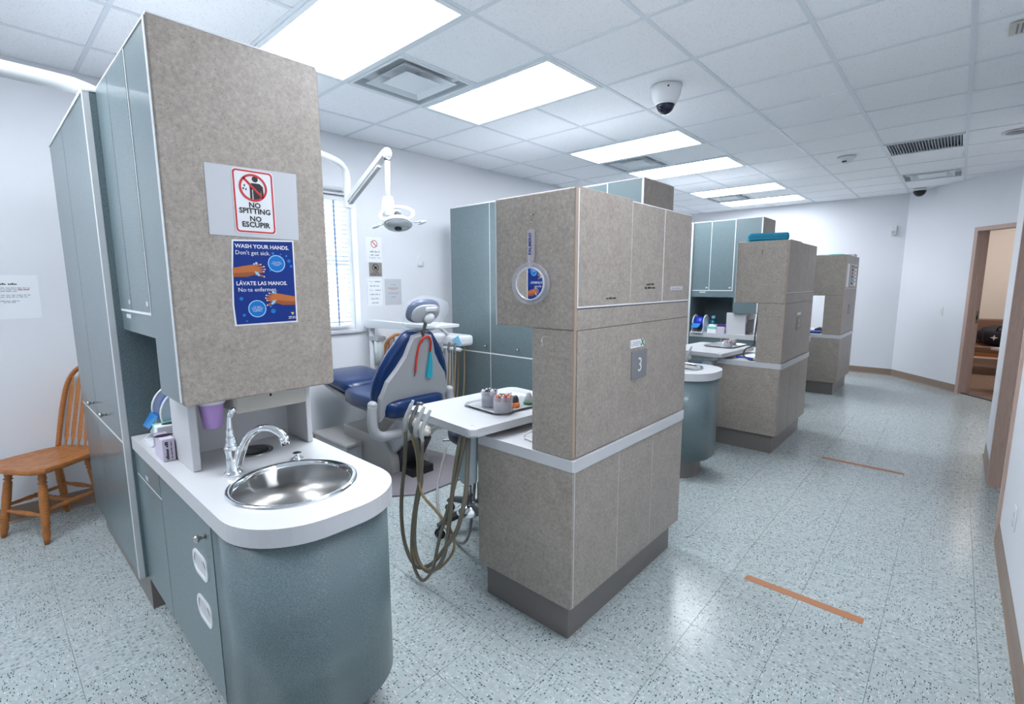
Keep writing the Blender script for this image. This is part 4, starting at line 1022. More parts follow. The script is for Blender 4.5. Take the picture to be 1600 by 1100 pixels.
# tray and things on it
TZ = .8525
tr = T('instrument_tray', 'shallow steel tray on the white instrument table by cabinet 3', 'tray', (-1.655, 1.80, TZ))
mx = Matrix.Translation((-1.660, 1.795, TZ)) @ Matrix.Rotation(-.085, 4, 'Z')
oc = [(-.14, -.19 + .03), (-.11, -.19), (.11, -.19), (.14, -.16), (.14, .16), (.11, .19), (-.11, .19), (-.14, .16)]
MB().loft([[mx @ Vector((a * s_, b * s_, z)) for a, b in oc] for s_, z in ((.93, .0005), (1.0, .010), (1.03, .011), (1.03, .0125), (.99, .0125), (.925, .003))], True, False).build('tray_body', mat('tray_steel', (205, 206, 208), .35, .8), tr)
def jar(x, y, r, h, label, body, marks):
    z = TZ + .004
    o = T('instrument_jar', label, 'jar', (x, y, z), 'clear jars of small instruments')
    n = 14
    MB().lathe([(r, z), (r, z + h), (r - .003, z + h), (r - .003, z + .003)], (x, y, 0), n, caps=False).build('jar_wall', clearp, o)
    MB().lathe([(r, z + .0002), (r, z + .003)], (x, y, 0), n).build('jar_base', clearp, o)
    MB().lathe([(r - .006, z + .004), (r - .006, z + h * .72)], (x, y, 0), n).build('block', body, o)
    q = 0
    for ring in (0.0, .5, .92):
        cnt = 1 if ring == 0 else int(4 + ring * 11)
        for i in range(cnt):
            a = 2 * PI * i / cnt + ring; px, py = x + (r - .009) * ring * math.cos(a), y + (r - .009) * ring * math.sin(a)
            MB().cyl((px, py, z + h * .72), (px, py, z + h * 1.06), .0055, n=8).build('instrument_tip', marks[q % len(marks)], o); q += 1
    return o
jar(-1.700, 1.700, .043, .078, 'clear jar of dark instruments, left one on the steel tray', mat('grey_block', (112, 118, 128), .4), [darkp, plastic, greyp, blackp])
jar(-1.562, 1.655, .048, .078, 'clear jar with red-banded instruments on the steel tray', mat('pale_block', (205, 203, 206), .4), [plastic, redtube, greyp, orange, darkp])
o = T('tape_dispenser', 'small orange and black roll dispenser behind the jars', 'dispenser', (-1.60, 1.77, TZ + .004))
MB().cyl((-1.615, 1.760, TZ + .030), (-1.600, 1.795, TZ + .030), .026, n=24).build('roll', darkp, o)
MB().box(-1.625, -1.565, 1.752, 1.782, TZ + .004, TZ + .024, .003).build('stand', orange, o)
o = T('cone_cup', 'small grey cone with green foot on the steel tray', 'cone', (-1.575, 1.86, TZ + .004))
MB().lathe([(.028, TZ + .004), (.029, TZ + .012), (.026, TZ + .0135)], (-1.575, 1.86, 0), 20).build('foot', greenink, o)
MB().lathe([(.026, TZ + .0135), (.020, TZ + .035), (.011, TZ + .058), (.005, TZ + .064)], (-1.575, 1.86, 0), 20).build('cone', greyp, o)
jb = jar(-1.56, 1.70, .042, .058, 'clear jar with red-banded instruments near the teal-case tower', MATS['pale_block'], [plastic, redtube, greyp, darkp]); jb.location.y += 2.955 + .15; jb.location.x -= .02
jb = jar(-1.60, 1.80, .038, .058, 'clear jar with yellow tips near the teal-case tower', MATS['grey_block'], [goldink, plastic, rollblue, greyp]); jb.location.y += 2.955 + .25; jb.location.x += .0
tr2 = dup(tr, (0.02, 2.955 + .16, 0), 'shallow steel tray on the white instrument table by the teal-case tower')
# cable and plug on worktop 3
o = T('power_cable', 'white cable looping over the worktop of cabinet 3', 'cable', (-1.30, 1.62, .79))
MB().tube([(-1.245, 1.60, .855), (-1.29, 1.585, .845), (-1.34, 1.57, .815), (-1.35, 1.565, .798), (-1.32, 1.56, .7955), (-1.26, 1.545, .7955)], .0045, 10).build('cord', plastic, o)
MB().box(-1.295, -1.245, 1.585, 1.615, .7905, .812, .004).build('plug', greyp, o)
o = T('worktop_cables', 'dark cable loop with blue connector on the worktop by the teal-case tower', 'cable', (-1.30, 4.6, .79))
MB().tube([(-1.25, 4.53, 1.25), (-1.262, 4.52, 1.05), (-1.27, 4.52, .93), (-1.33, 4.52, .89), (-1.345, 4.515, .83), (-1.29, 4.51, .797), (-1.25, 4.52, .80)], .006, 8).build('cord', darkp, o)
MB().tube([(-1.43, 4.60, .80), (-1.36, 4.57, .807), (-1.28, 4.56, .80)], .009, 8).build('connector', rolldeep, o)
o = MB().box(-1.50, -1.30, 4.62, 4.90, .7905, .80, .001).build('paper_pad', paperw, loc=(-1.4, 4.76, .79)); tag(o, 'white papers on the worktop by the teal-case tower', 'papers')
o = MB().box(-1.45, -1.30, 7.50, 7.75, .7905, .812, .002).build('blue_binder', pblue, loc=(-1.38, 7.62, .79)); tag(o, 'blue binder on the worktop nearest the end wall', 'binder')
o = MB().prism([(0, 0), (.12, 0), (.12, .02), (.05, .055), (0, .03)], (-1.43, 7.85, .7905), (1, 0, 0), (0, 0, 1), (0, .1, 0)).build('tape_gun', darkp, loc=(-1.3, 7.9, .79)); tag(o, 'small dark desk dispenser on the worktop nearest the end wall', 'dispenser')

# ------------------------------------------------------------------ operator stool under the table
def stool(x, y, label, rz):
    o = T('operator_stool', label, 'stool', (x, y, 0), 'operator stools', rz, local=True)
    B = lambda m, n, mt, par=None: m.build(n, mt, par or o, local=True)
    for i in range(5):
        a = 2 * PI * i / 5; d = Vector((math.cos(a), math.sin(a), 0)); s_ = Vector((-d.y, d.x, 0))
        sec = []
        for t, z, w, h in ((.03, .125, .028, .045), (.14, .118, .024, .036), (.24, .098, .020, .028), (.295, .076, .016, .022)):
            c_ = d * t + Vector((0, 0, z)); sec.append([c_ + s_ * w * p + Vector((0, 0, q * h)) for p, q in ((-1, -.5), (1, -.5), (1, .2), (.5, .5), (-.5, .5), (-1, .2))])
        l = B(MB().loft(sec, True, False), 'leg', darkp)
        m = MB()
        for k_ in (-1, 1): m.cyl(d * .285 + s_ * (k_ * .008) + Vector((0, 0, .026)), d * .285 + s_ * (k_ * .020) + Vector((0, 0, .026)), .026, n=18)
        m.cyl(d * .285 + Vector((0, 0, .03)), d * .285 + Vector((0, 0, .075)), .007, n=10)
        B(m, 'caster', blackp, l)
    B(MB().cyl((0, 0, .09), (0, 0, .27), .03), 'column_sleeve', darkp)
    B(MB().cyl((0, 0, .27), (0, 0, .52), .016), 'gas_column', steel)
    B(MB().box(-.12, .12, -.09, .09, .515, .54, .008), 'seat_plate', blackp)
    B(MB().lathe([(.04, .541), (.17, .542), (.195, .56), (.20, .595), (.185, .625), (.12, .638), (.03, .636)], (0, 0, 0), 32), 'seat', mat('dark_navy_vinyl', (26, 36, 58), .4))
    B(MB().tube([(.05, -.09, .525), (.12, -.15, .52), (.17, -.18, .515)], .006, 8), 'height_lever', steel)
    return o
stool(-2.03, 1.96, 'dark operator stool tucked under the instrument table by cabinet 3', -1.83)
stool(-1.95, 4.95, 'dark operator stool behind the sink beyond cabinet 3', .6)

# ------------------------------------------------------------------ dental chair
def dental_chair():
    o = T('dental_chair', 'navy dental chair with grey back and plastic-wrapped headrest beside the window', 'dental chair', (-3.05, 2.15, 0), 'navy dental chairs')
    CY = 2.15
    # floor plate with chamfered end
    pl = [(-3.75, -.36), (-3.05, -.47), (-2.80, -.38), (-2.64, -.18), (-2.64, .18), (-2.80, .38), (-3.05, .47), (-3.75, .36)]
    MB().loft([[Vector((x, CY + y, 0.0005)) for x, y in pl], [Vector((x, CY + y, .012)) for x, y in pl], [Vector((-3.2 + (x + 3.2) * .93, CY + y * .93, .022)) for x, y in pl], [Vector((-3.2 + (x + 3.2) * .45, CY + y * .5, .05)) for x, y in pl]], True, False).build('floor_plate', platem, o)
    # rear housing with rounded end
    prof = [(-3.72, .02), (-3.02, .02), (-3.02, .10)] + [(-3.20 + .18 * math.cos(a), .10 + .20 * math.sin(a)) for a in [PI / 2 * i / 8 for i in range(1, 9)]] + [(-3.72, .30)]
    MB().prism(prof, (0, CY - .17, 0), (1, 0, 0), (0, 0, 1), (0, .34, 0), bev=.012).build('pump_housing', taupep, o)
    # lift arm
    arm = [(-3.36, .17), (-3.20, .10), (-3.08, .16), (-2.80, .40), (-2.80, .47), (-2.90, .50), (-2.99, .475)]
    MB().prism(arm, (0, CY - .135, 0), (1, 0, 0), (0, 0, 1), (0, .27, 0), bev=.014).build('lift_arm', chairshell, o)
    MB().prism([(-3.16, .05), (-3.04, .05), (-2.88, .30), (-2.94, .36)], (0, CY - .10, 0), (1, 0, 0), (0, 0, 1), (0, .20, 0)).build('link_arm', darkp, o)
    MB().box(-3.12, -2.86, CY - .10, CY + .10, .03, .10, .01).build('pivot_block', blackp, o)
    MB().box(-3.30, -2.80, CY - .12, CY + .12, .44, .50, .02).build('seat_carriage', taupep, o)
    # junction box at the foot side
    b_ = MB().box(-3.97, -3.44, CY - .30, CY + .06, .03, .185, .008).build('junction_box', greyp, o)
    MB().box(-3.985, -3.42, CY - .315, CY + .07, .185, .215, .012, 3).build('box_lid', taupep, b_)
    # seat and leg rest : lofted cushion
    def cush(stations, name, mt, n=20):
        rings = []
        for x, zc, hw, ht, lift in stations:
            ring = []
            for i in range(n):
                a = 2 * PI * i / n; ca, sa = math.cos(a), math.sin(a)
                px = hw * math.copysign(abs(ca) ** .45, ca); pz = ht * math.copysign(abs(sa) ** .5, sa)
                pz += lift * (abs(px) / hw) ** 3
                ring.append(Vector((x, CY + px, zc + pz)))
            rings.append(ring)
        return MB().loft(rings, True, True).build(name, mt, o)
    cush([(-2.88, .565, .20, .05, .0), (-2.92, .565, .255, .07, .0), (-3.10, .57, .275, .075, .01), (-3.35, .575, .285, .075, .02), (-3.48, .585, .27, .07, .01), (-3.55, .60, .22, .06, 0)], 'seat_cushion', bluevinyl)
    cush([(-3.50, .615, .20, .05, 0), (-3.60, .64, .23, .055, 0), (-3.80, .665, .235, .052, 0), (-3.98, .68, .225, .048, 0), (-4.05, .68, .19, .035, 0)], 'leg_rest', bluevinyl)
    MB().prism([(-2.92, .47), (-3.55, .49), (-4.0, .60), (-3.98, .625), (-3.5, .54), (-2.92, .515)], (0, CY - .19, 0), (1, 0, 0), (0, 0, 1), (0, .38, 0), bev=.01).build('seat_pan', taupep, o)
    # backrest: outline in (y, t) where t runs up the reclined back
    B0 = Vector((-3.005, CY, .455)); BT = Vector((.235, 0, .972)).normalized(); BN = Vector((.972, 0, -.235)).normalized()   # BN points away from the patient
    half = [(.0, .02), (.18, .02), (.255, .05), (.315, .13), (.335, .23), (.328, .32), (.290, .43), (.228, .54), (.165, .62), (.130, .665), (.085, .69), (0, .695)]
    out = half + [(-a, b) for a, b in half[::-1][1:-1]]
    def back(outl, d0, d1, puff, name, mt):
        rings = []
        cy_, ct = 0, .345
        for s_, d in ((.86, d0), (.975, d0 + (d1 - d0) * .18), (1.0, d0 + (d1 - d0) * .5), (.975, d0 + (d1 - d0) * .82), (.86, d1)) if puff else ((1.0, d0), (1.0, d1 - .008), (.97, d1)):
            rings.append([B0 + Vector((0, 1, 0)) * (a * s_) + BT * (ct + (b - ct) * s_) + BN * d for a, b in outl])
        return MB().loft(rings, True, puff).build(name, mt, o)
    back(out, -.085, .0, True, 'backrest_cushion', bluevinyl)
    hs = [(.0, .03), (.045, -.03), (.06, -.035), (.072, .03), (.11, .09), (.20, .095), (.262, .075), (.292, .035), (.303, .10), (.300, .22), (.262, .34), (.190, .43), (.133, .52), (.107, .60), (.080, .662), (0, .68)]
    outs = hs + [(-a, b) for a, b in hs[::-1][1:-1]]
    back(outs, -.008, .035, False, 'backrest_shell', chairshell)
    # yoke carrying the back
    yk = [(-.350, .62), (-.356, .47), (-.31, .395), (-.20, .375), (.20, .375), (.31, .395), (.356, .47), (.350, .63)]
    MB().tube([Vector((-2.955, CY + a, z)) for a, z in yk], [.034, .036, .036, .036, .036, .036, .036, .034], 14).build('yoke', chairshell, o)
    for s_ in (-1, 1): MB().ell((-2.955, CY + s_ * .350, .625), (.036, .034, .03)).build('yoke_cap', chairshell, o)
    MB().prism([(-3.02, .40), (-2.90, .40), (-2.90, .52), (-3.02, .53)], (0, CY - .10, 0), (1, 0, 0), (0, 0, 1), (0, .2, 0), bev=.01).build('back_hinge', blackp, o)
    # headrest
    HC = B0 + BT * .835 + BN * .015
    hr = Matrix((Vector((0, 1, 0)), BT, BN)).transposed()
    hr = hr @ Matrix.Rotation(.25, 3, 'X')
    def head(rx, ry, d0, d1, name, mt, sq=.8):
        rings = []
        for s_, d in ((.80, d0), (.96, d0 + .25 * (d1 - d0)), (1, (d0 + d1) / 2), (.96, d0 + .75 * (d1 - d0)), (.82, d1)):
            rings.append([HC + hr @ Vector((rx * s_ * math.copysign(abs(math.cos(a)) ** sq, math.cos(a)), ry * s_ * math.copysign(abs(math.sin(a)) ** sq, math.sin(a)), d)) for a in [2 * PI * i / 28 for i in range(28)]])
        return MB().loft(rings, True, True).build(name, mt, o)
    head(.142, .092, -.050, .012, 'headrest_cushion', bluevinyl)
    head(.122, .074, .004, .030, 'headrest_shell', chairshell)
    MB().ell(HC + hr @ Vector((.02, -.025, .045)), (.042, .042, .028), mx=hr).build('headrest_knob', plastic, o)
    MB().box(-.045, .045, -.012, .014, .028, .045, .004, 2, Matrix.Translation(HC) @ hr.to_4x4() @ Matrix.Translation((.02, .045, 0))).build('headrest_latch', plastic, o)
    MB().box(-.025, .025, .018, .028, .0295, .031, mx=Matrix.Translation(HC) @ hr.to_4x4() @ Matrix.Translation((.03, .03, 0))).build('latch_mark', blackp, o)
    MB().tube([B0 + BT * .59 + BN * .02, B0 + BT * .71 + BN * .03, HC + hr @ Vector((.01, -.02, .035))], .014, 10).build('headrest_post', steel, o)
    # plastic bag over the headrest
    rnd = random.Random(3); rings = []
    for k_, (s_, d) in enumerate(((.45, -.072), (.98, -.062), (1.13, -.015), (1.1, .045), (.55, .085))):
        ring = []
        for i in range(32):
            a = 2 * PI * i / 32; w = 1 + .05 * math.sin(a * 5 + k_) + .05 * rnd.random()
            if k_ in (2, 3):
                if 1 <= i <= 4: w *= 1.18
                if 10 <= i <= 12: w *= 1.10
                if 20 <= i <= 27: w *= 1.22
            ring.append(HC + hr @ Vector((.150 * s_ * w * math.cos(a), .103 * s_ * w * math.sin(a), d)))
        rings.append(ring)
    MB().loft(rings, False, True).build('plastic_cover', clearfilm, o)
    # bib chain
    def onback(y, t, d=.045): return B0 + Vector((0, y, 0)) + BT * t + BN * d
    ch = MB().tube([onback(-.04, 0.390), onback(-.042, 0.490), onback(-.035, 0.590), onback(-.01, 0.655, .05), onback(.03, 0.665, .055), onback(.065, 0.620, .05), onback(.075, 0.540)], .008, 10).build('bib_chain', redtube, o)
    MB().cyl(onback(-.04, 0.390), onback(-.041, 0.365), .005, n=10).build('chain_clip', steel, ch)
    MB().loft([[onback(.075 + a, 0.540, .045 + b) for a, b in ((-.008, -.006), (.008, -.006), (.008, .006), (-.008, .006))], [onback(.085 + a, 0.450, .045 + b) for a, b in ((-.018, -.008), (.018, -.008), (.018, .010), (-.018, .010))], [onback(.092 + a, 0.335, .045 + b) for a, b in ((-.024, -.008), (.026, -.008), (.026, .012), (-.024, .012))]], True, False).build('bib_clip', cyanclip, ch)
    return o
dc1 = dental_chair()
dc2 = dup(dc1, (0, 2.97, 0), 'navy dental chair in the far bay, mostly behind cabinet 3')

# ------------------------------------------------------------------ far delivery unit beside the chair
def delivery_unit():
    o = T('delivery_unit', 'white delivery unit with swing arm and hoses behind the dental chair', 'dental unit', (-3.93, 2.56, 0), 'white delivery units with hoses')
    MB().box(-4.19, -4.04, 2.46, 2.60, 0, .10, .01).build('foot', greyp, o)
    MB().cyl((-4.12, 2.54, .10), (-4.12, 2.54, 1.06), .028, n=18).build('pole', plastic, o)
    MB().box(-4.13, -3.98, 2.51, 2.60, .93, .97, .006).build('cup_shelf', greyp, o)
    MB().cyl((-4.03, 2.555, .70), (-4.03, 2.555, .93), .045, n=20).build('canister', mat('frosted_white', (214, 220, 220), .4), o)
    d = Vector((-3.32, 2.62, 0)) - Vector((-4.12, 2.54, 0)); L = d.length; u = d.normalized(); s_ = Vector((-u.y, u.x, 0))
    st = []
    for t, w, z0, z1 in ((-.04, .045, 1.06, 1.12), (0, .05, 1.05, 1.125), (L * .6, .045, 1.06, 1.115), (L, .04, 1.065, 1.105)):
        c_ = Vector((-4.12, 2.54, 0)) + u * t; st.append([c_ - s_ * w + Vector((0, 0, z0)), c_ + s_ * w + Vector((0, 0, z0)), c_ + s_ * w + Vector((0, 0, z1)), c_ - s_ * w + Vector((0, 0, z1))])
    MB().loft(st, True, False).build('swing_arm', plastic, o)
    MB().prism(rrect(.44, .30, .05, 5, -3.40, 2.70), (0, 0, 1.092), (1, 0, 0), (0, 1, 0), (0, 0, .022), bev=.006).build('tray_top', plastic, o)
    MB().tube([(-3.50, 2.82, 1.08), (-3.58, 2.95, 1.04), (-3.66, 3.10, .965)], .018, 10).build('neck', plastic, o)
    h = MB().box(-3.88, -3.45, 3.05, 3.25, .862, .970, .034, 3).build('delivery_head', plastic, o)
    MB().prism([(-3.53, .935), (-3.44, .981), (-3.39, .906), (-3.48, .867)], (0, 3.033, 0), (1, 0, 0), (0, 0, 1), (0, .007, 0)).build('touch_screen', pblue3, h)
    MB().cyl((-3.85, 3.015, .85), (-3.39, 3.015, .85), .018, n=14).build('hanger_bar', plastic, o)
    for x in (-3.79, -3.64, -3.54, -3.45):
        p = MB().tube([(x, 3.005, .81), (x, 3.0, .855), (x, 3.01, .912)], [.011, .014, .010], 10).build('handpiece', greyp if x < -3.6 else signgrey, o)
        MB().tube([(x, 3.005, .81), (x + .005, 2.98, .5), (x - .01, 2.98, .22), (x - .05, 3.05, .10), (x - .08, 3.14, .22), (x - .08, 3.18, .5), (x - .07, 3.18, .87)], .007, 8, 6).build('hose', hose2, p)
    MB().cyl((-3.82, 3.16, .0), (-3.82, 3.16, .865), .025, n=16).build('support_post', plastic, o)
    MB().lathe([(.10, .001), (.10, .018), (.08, .03), (.03, .034)], (-3.82, 3.16, 0), 28).build('support_foot', greyp, o)
    return o
du1 = delivery_unit()
dup(du1, (0, 2.97, 0), 'white delivery unit with hoses in the far bay beyond cabinet 3')

# ------------------------------------------------------------------ operating lights
def op_light():
    o = T('operating_light', 'white dental operating light on a balance arm above the navy chair', 'dental lamp', (-2.92, .62, 2.223))
    MB().lathe([(.06, 2.2235), (.06, 2.235), (.035, 2.245), (.026, 2.25)], (-2.90, .62, 0), 20).build('base_flange', plastic, o)
    e = Vector((-3.68, 2.10, 2.385))
    MB().tube([(-2.90, .62, 2.24), (-2.90, .62, 2.32), (-2.93, .68, 2.375), (-3.02, .84, 2.39), (-3.45, 1.66, 2.40), (-3.60, 1.95, 2.40), (-3.66, 2.06, 2.375), (-3.68, 2.10, 2.31), (-3.68, 2.10, 2.12)], .027, 14, 6).build('pipe_arm', plastic, o)
    MB().box(-3.715, -3.645, 2.07, 2.13, 2.065, 2.13, .008).build('elbow_block', plastic, o)
    a, b = Vector((-3.67, 2.10, 2.10)), Vector((-3.115, 2.10, 2.385)); u = (b - a).normalized(); n = Vector((-u.z, 0, u.x))
    def bar(p, q, w, h0, h1): return [[c_ + Vector((0, s_ * w, 0)) + n * h for s_, h in ((-1, h0), (1, h0), (1, h1), (-1, h1))] for c_ in (p, q)]
    MB().loft(bar(a, b, .024, -.004, .034), True, False).build('balance_arm', plastic, o)
    MB().loft(bar(a + u * .03, b - u * .12, .016, -.024, -.003), True, False).build('spring_cover', greyp, o)
    MB().ell(b + Vector((.005, 0, .004)), (.040, .034, .040)).build('shoulder', plastic, o)
    MB().cyl(b + Vector((.015, 0, -.03)), b + Vector((.0, 0, -.042)), .022, n=14).build('swivel', darkp, o)
    MB().cyl((-3.108, 2.10, 2.36), (-3.118, 2.10, 2.06), .019, n=16).build('drop_post', plastic, o)
    MB().loft([[Vector((-3.118 + x * s_, 2.10 + y * s_, z)) for x, y in ((-.03, -.026), (.03, -.026), (.03, .026), (-.03, .026))] for s_, z in ((.85, 2.09), (1.0, 2.07), (1.35, 1.97), (1.2, 1.955))], True, False).build('post_socket', plastic, o)
    # head: open yoke ring and dish
    c0 = Vector((-3.005, 2.10, 1.90)); zz_ = Vector((-.30, .20, .93)).normalized(); xx_ = Vector((.74, .67, 0)); xx_ = (xx_ - zz_ * xx_.dot(zz_)).normalized(); R_ = Matrix((xx_, zz_.cross(xx_), zz_)).transposed()
    ring = [c0 + Vector((-.01, .0, .055)) + Vector((.74, .67, 0)) * (.118 * math.cos(t)) + Vector((-.045, .05, .062)) * math.sin(t) for t in [2 * PI * i / 32 for i in range(33)]]
    MB().tube(ring, .012, 10, 1).build('yoke_ring', plastic, o)
    MB().lathe([(.02, .040), (.05, .034), (.085, .012), (.100, -.012), (.102, -.020), (.094, -.020), (.075, -.002), (.03, .010)], c0, 32, mx=R_).build('reflector_dish', plastic, o)
    MB().lathe([(.098, -.0205), (.085, -.034), (.05, -.044), (.02, -.047)], c0, 32, mx=R_).build('lens', lens, o)
    MB().lathe([(.024, .035), (.024, .070), (.020, .076)], c0, 20, mx=R_).build('fan_housing', darkp, o)
    MB().lathe([(.020, .076), (.020, .084), (.016, .088)], c0, 20, mx=R_).build('fan_cap', plastic, o)
    MB().lathe([(.026, -.045), (.026, -.056), (.02, -.058)], c0, 20, mx=R_).build('bulb_shield', blackp, o)
    for s_ in (-1, 1):
        p0 = c0 + R_ @ Vector((s_ * .102, 0, -.005))
        MB().tube([p0, p0 + R_ @ Vector((s_ * .03, -.01, -.012)), p0 + R_ @ Vector((s_ * .05, .01, .002)), p0 + R_ @ Vector((s_ * .06, .03, .005))], .006, 8).build('handle_stem', chrome, o)
        MB().ell(p0 + R_ @ Vector((s_ * .065, .036, .006)), (.040, .014, .011), mx=R_ @ Matrix.Rotation(-.5, 3, 'Z')).build('handle_grip', plastic, o)
    return o
op_light()
o = T('lamp_pipe', 'thick white lamp pipe bending off the top of the tall cabinet beside the wooden chair', 'pipe', (-2.87, .50, 2.223))
MB().tube([(-2.87, .50, 2.2235), (-2.87, .498, 2.255), (-2.87, .46, 2.288), (-2.87, .40, 2.305), (-2.87, .34, 2.31), (-2.87, .0, 2.315), (-2.87, -.9, 2.33), (-2.87, -1.05, 2.30), (-2.87, -1.10, 2.2), (-2.87, -1.10, 1.95)], .032, 18, 6).build('pipe', plastic, o)
MB().lathe([(.055, 2.2235), (.055, 2.236), (.036, 2.242)], (-2.87, .50, 0), 20).build('flange', plastic, o)
MB().lathe([(.02, 1.955), (.11, 1.93), (.13, 1.89), (.10, 1.875), (.02, 1.872)], (-2.87, -1.10, 0), 28).build('lamp_head', plastic, o)
o = MB().cyl((XW + .04, 1.48, 2.305), (XW + .04, 2.37, 2.305), .014, n=12); o.box(XW, XW + .05, 2.33, 2.36, 2.29, 2.32).box(XW, XW + .05, 1.50, 1.53, 2.29, 2.32)
o = o.build('curtain_rod', plastic, loc=(XW + .02, 1.92, 2.305)); tag(o, 'white rod on the wall above the window blind', 'rod')

# ------------------------------------------------------------------ wooden chairs
def wood_chair(loc, rz, label):
    o = T('wooden_chair', label, 'chair', loc, 'honey oak spindle-back chairs', rz, local=True)
    B = lambda m, n, par=None: m.build(n, oak, par or o, local=True)
    # local: front = +x, seat centre at origin
    seat = [(.215, -.10), (.205, -.17), (.16, -.215), (.05, -.215), (-.10, -.19), (-.18, -.15), (-.205, -.08), (-.21, 0)]
    seat = seat + [(a, -b) for a, b in seat[::-1][1:]]
    seat = [(.222, 0)] + seat[:]
    # order outline counter-clockwise
    seat = sorted(set(seat), key=lambda p: math.atan2(p[1], p[0]))
    MB_ = MB().loft([[Vector((a * s_, b * s_, z)) for a, b in seat] for s_, z in ((.93, .415), (.99, .424), (1.0, .436), (.985, .447), (.90, .449), (.55, .443))], True, False)
    B(MB_, 'seat')
    def turned(p, q):
        p, q = Vector(p), Vector(q)
        prof = [(0, .013), (.06, .017), (.12, .021), (.15, .015), (.17, .023), (.19, .015), (.22, .020), (.45, .022), (.70, .019), (.73, .023), (.75, .016), (.77, .022), (.79, .016), (.86, .021), (.93, .016), (1.0, .013)]
        d = q - p
        return MB().loft([MB.ring(p + d * t, d, r, 14) for t, r in prof], True, True)
    LG = {}
    for sx, sy in ((1, -1), (1, 1), (-1, -1), (-1, 1)):
        t_ = (sx * .120, sy * .125, .418); b_ = (sx * .170, sy * .168, 0.0005); LG[(sx, sy)] = (Vector(t_), Vector(b_)); B(turned(t_, b_), 'leg')
    def onleg(k_, f): a, b = LG[k_]; return a + (b - a) * f
    def stretch(p, q):
        d = q - p; return MB().loft([MB.ring(p + d * t, d, r, 10) for t, r in ((0, .008), (.12, .010), (.3, .011), (.42, .015), (.46, .011), (.5, .016), (.54, .011), (.58, .015), (.7, .011), (.88, .010), (1, .008))], True, True)
    for sy in (-1, 1): B(stretch(onleg((1, sy), .55), onleg((-1, sy), .55)), 'stretcher')
    a = (onleg((1, -1), .55) + onleg((-1, -1), .55)) / 2; b = (onleg((1, 1), .55) + onleg((-1, 1), .55)) / 2
    B(stretch(a, b), 'stretcher')
    B(stretch(onleg((-1, -1), .5), onleg((-1, 1), .5)), 'stretcher'); B(stretch(onleg((1, -1), .62), onleg((1, 1), .62)), 'stretcher')
    def bp(y, z): return Vector((-.165 - (z - .44) * .22, y, z))
    arch = [bp(-.165, .44), bp(-.168, .58), bp(-.165, .70), bp(-.150, .82), bp(-.110, .90), bp(-.05, .945), bp(0, .955), bp(.05, .945), bp(.110, .90), bp(.150, .82), bp(.165, .70), bp(.168, .58), bp(.165, .44)]
    B(MB().tube(arch, .014, 12, 5), 'bow')
    for y in (-.105, -.052, 0, .052, .105):
        zt = .948 - 4.2 * y * y
        secs = []
        for t, w, h in ((0, .007, .007), (.08, .008, .007), (.16, .019, .006), (.5, .018, .006), (.78, .021, .006), (.90, .008, .006), (1, .006, .006)):
            p = bp(y, .44 + (zt - .44) * t); secs.append([p + Vector((h, 0, 0)), p + Vector((0, w, 0)), p + Vector((-h, 0, 0)), p + Vector((0, -w, 0))])
        B(MB().loft(secs, True, False), 'spindle')
    return o
wood_chair((-3.945, .205, 0), -1.06, 'honey oak spindle-back chair in front of the printed sheet, beside the tall cabinet')
wood_chair((-3.895, 2.74, 0), -.45, 'honey oak spindle-back chair mostly hidden behind the dental chair')

# ------------------------------------------------------------------ next room: bench, bags, table
def sb(m, s0, s1, o0, o1, z0, z1): slab(m, s0, s1, o0, o1, z0, z1); return m
o = T('waiting_bench', 'oak bench with taupe cushions in the next room', 'bench', (1.2, 10.95, .006))
MB().box(.27, 2.2, 10.56, 11.22, .36, .46, .02, 3).build('seat_cushion', tan_cush, o)
MB().box(.27, 2.2, 11.10, 11.26, .462, .86, .02, 3).build('back_cushion', tan_cush, o)
MB().box(.27, 2.2, 10.55, 10.59, .30, .358).build('front_rail', oak, o)
for x0 in (.21, 2.2):
    MB().box(x0, x0 + .06, 10.54, 10.60, .006, .60, .006).build('leg', oak, o); MB().box(x0, x0 + .06, 11.20, 11.26, .006, .60, .006).build('leg', oak, o)
    MB().tube([(x0 + .03, 10.52, .60), (x0 + .03, 10.60, .65), (x0 + .03, 10.85, .66), (x0 + .03, 11.24, .66)], .03, 10).build('arm_rest', oak, o)
bg = T('travel_bag', 'black travel bag with a small white logo on the bench', 'bag', (.66, 10.76, .462))
rings = []
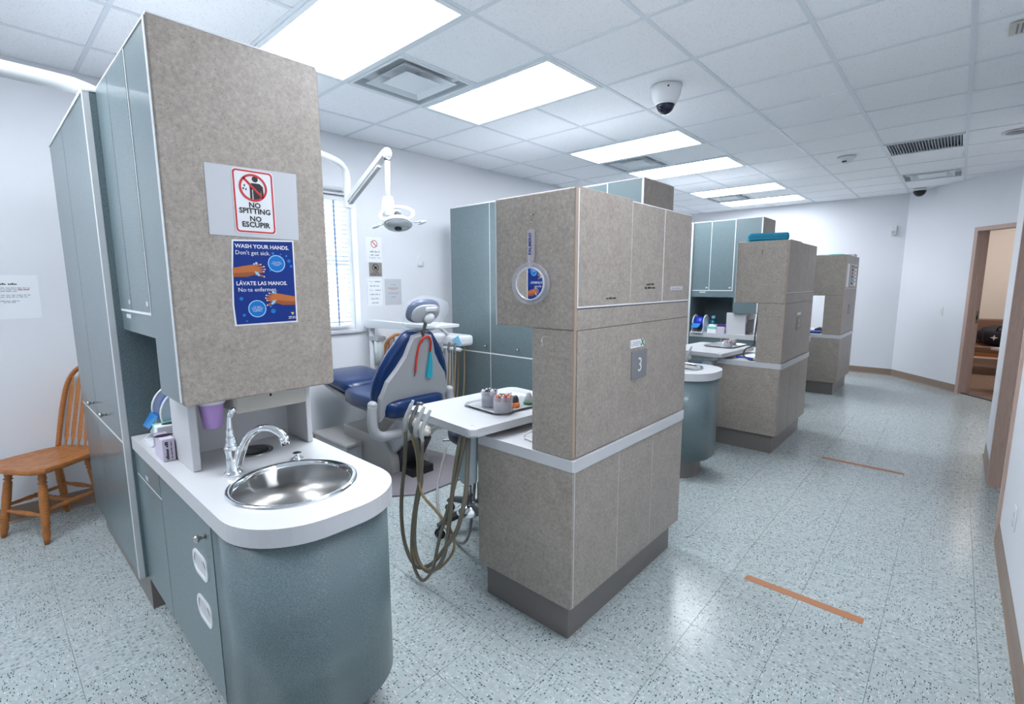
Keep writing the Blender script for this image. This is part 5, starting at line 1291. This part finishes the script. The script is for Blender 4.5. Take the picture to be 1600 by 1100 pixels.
for x_, sc in ((.36, .55), (.39, .9), (.50, 1.0), (.66, 1.04), (.84, 1.0), (.95, .9), (.98, .55)):
    rings.append([Vector((x_, 10.76 + .15 * sc * math.copysign(abs(math.cos(t)) ** .6, math.cos(t)), .598 + .128 * sc * math.copysign(abs(math.sin(t)) ** .6, math.sin(t)))) for t in [2 * PI * i / 20 for i in range(20)]])
MB().loft(rings, True, True).build('bag_body', bagm, bg)
MB().tube([(.50, 10.66, .70), (.55, 10.63, .78), (.74, 10.63, .78), (.80, 10.66, .70)], .013, 8).build('handle', blackp, bg)
MB().prism([(0, .045), (.012, .012), (.045, 0), (.012, -.012), (0, -.045), (-.012, -.012), (-.045, 0), (-.012, .012)], (.485, 10.606, .60), (1, 0, 0), (0, 0, 1), (0, .010, 0)).build('logo', wink, bg)
o = T('coat_bundle', 'dark grey coat bundled on the bench behind the black bag', 'coat', (.52, 11.0, .462))
rings = []; r_ = random.Random(5)
for x_, sc in ((.30, .4), (.36, .8), (.50, 1.0), (.66, .9), (.80, .8), (.92, .4)):
    rings.append([Vector((x_, 11.005 + .085 * sc * math.cos(t) * r_.uniform(.9, 1.1), .612 + .148 * sc * math.sin(t) * r_.uniform(.88, 1.12))) for t in [2 * PI * i / 18 for i in range(18)]])
MB().loft(rings, True, True).build('folds', mat('dark_grey_cloth', (48, 48, 56), .8), o)
tb = T('side_table', 'white-topped table just inside the next room doorway', 'table', sp(1.4, .85, .006))
sb(MB(), .93, 1.8, .62, 1.12, .545, .575).build('table_top', white_lam, tb)
for s0, q0_ in ((1.25, .66), (1.7, .66), (1.25, 1.04), (1.7, 1.04)): sb(MB(), s0, s0 + .04, q0_, q0_ + .04, .006, .545).build('leg', steel, tb)
nl = T('ceiling_light', 'ceiling light panel in the next room', 'ceiling light', (1.0, 10.3, CEIL), 'lay-in ceiling lights')
MB().box(.4, 1.6, 10.0, 10.6, CEIL - .012, CEIL + .05).build('diffuser', mat('warm_panel', (255, 250, 244), .6, emit=(255, 246, 240), power=8.0), nl)
nl = T('ceiling_light', 'ceiling light panel in the corridor right of the slanted wall', 'ceiling light', (1.2, 6.3, CEIL), 'lay-in ceiling lights')
MB().box(.9, 1.5, 6.0, 6.6, CEIL - .012, CEIL - .003).build('diffuser', mat('dim_panel', (255, 255, 255), .6, emit=(246, 250, 255), power=6.0), nl)
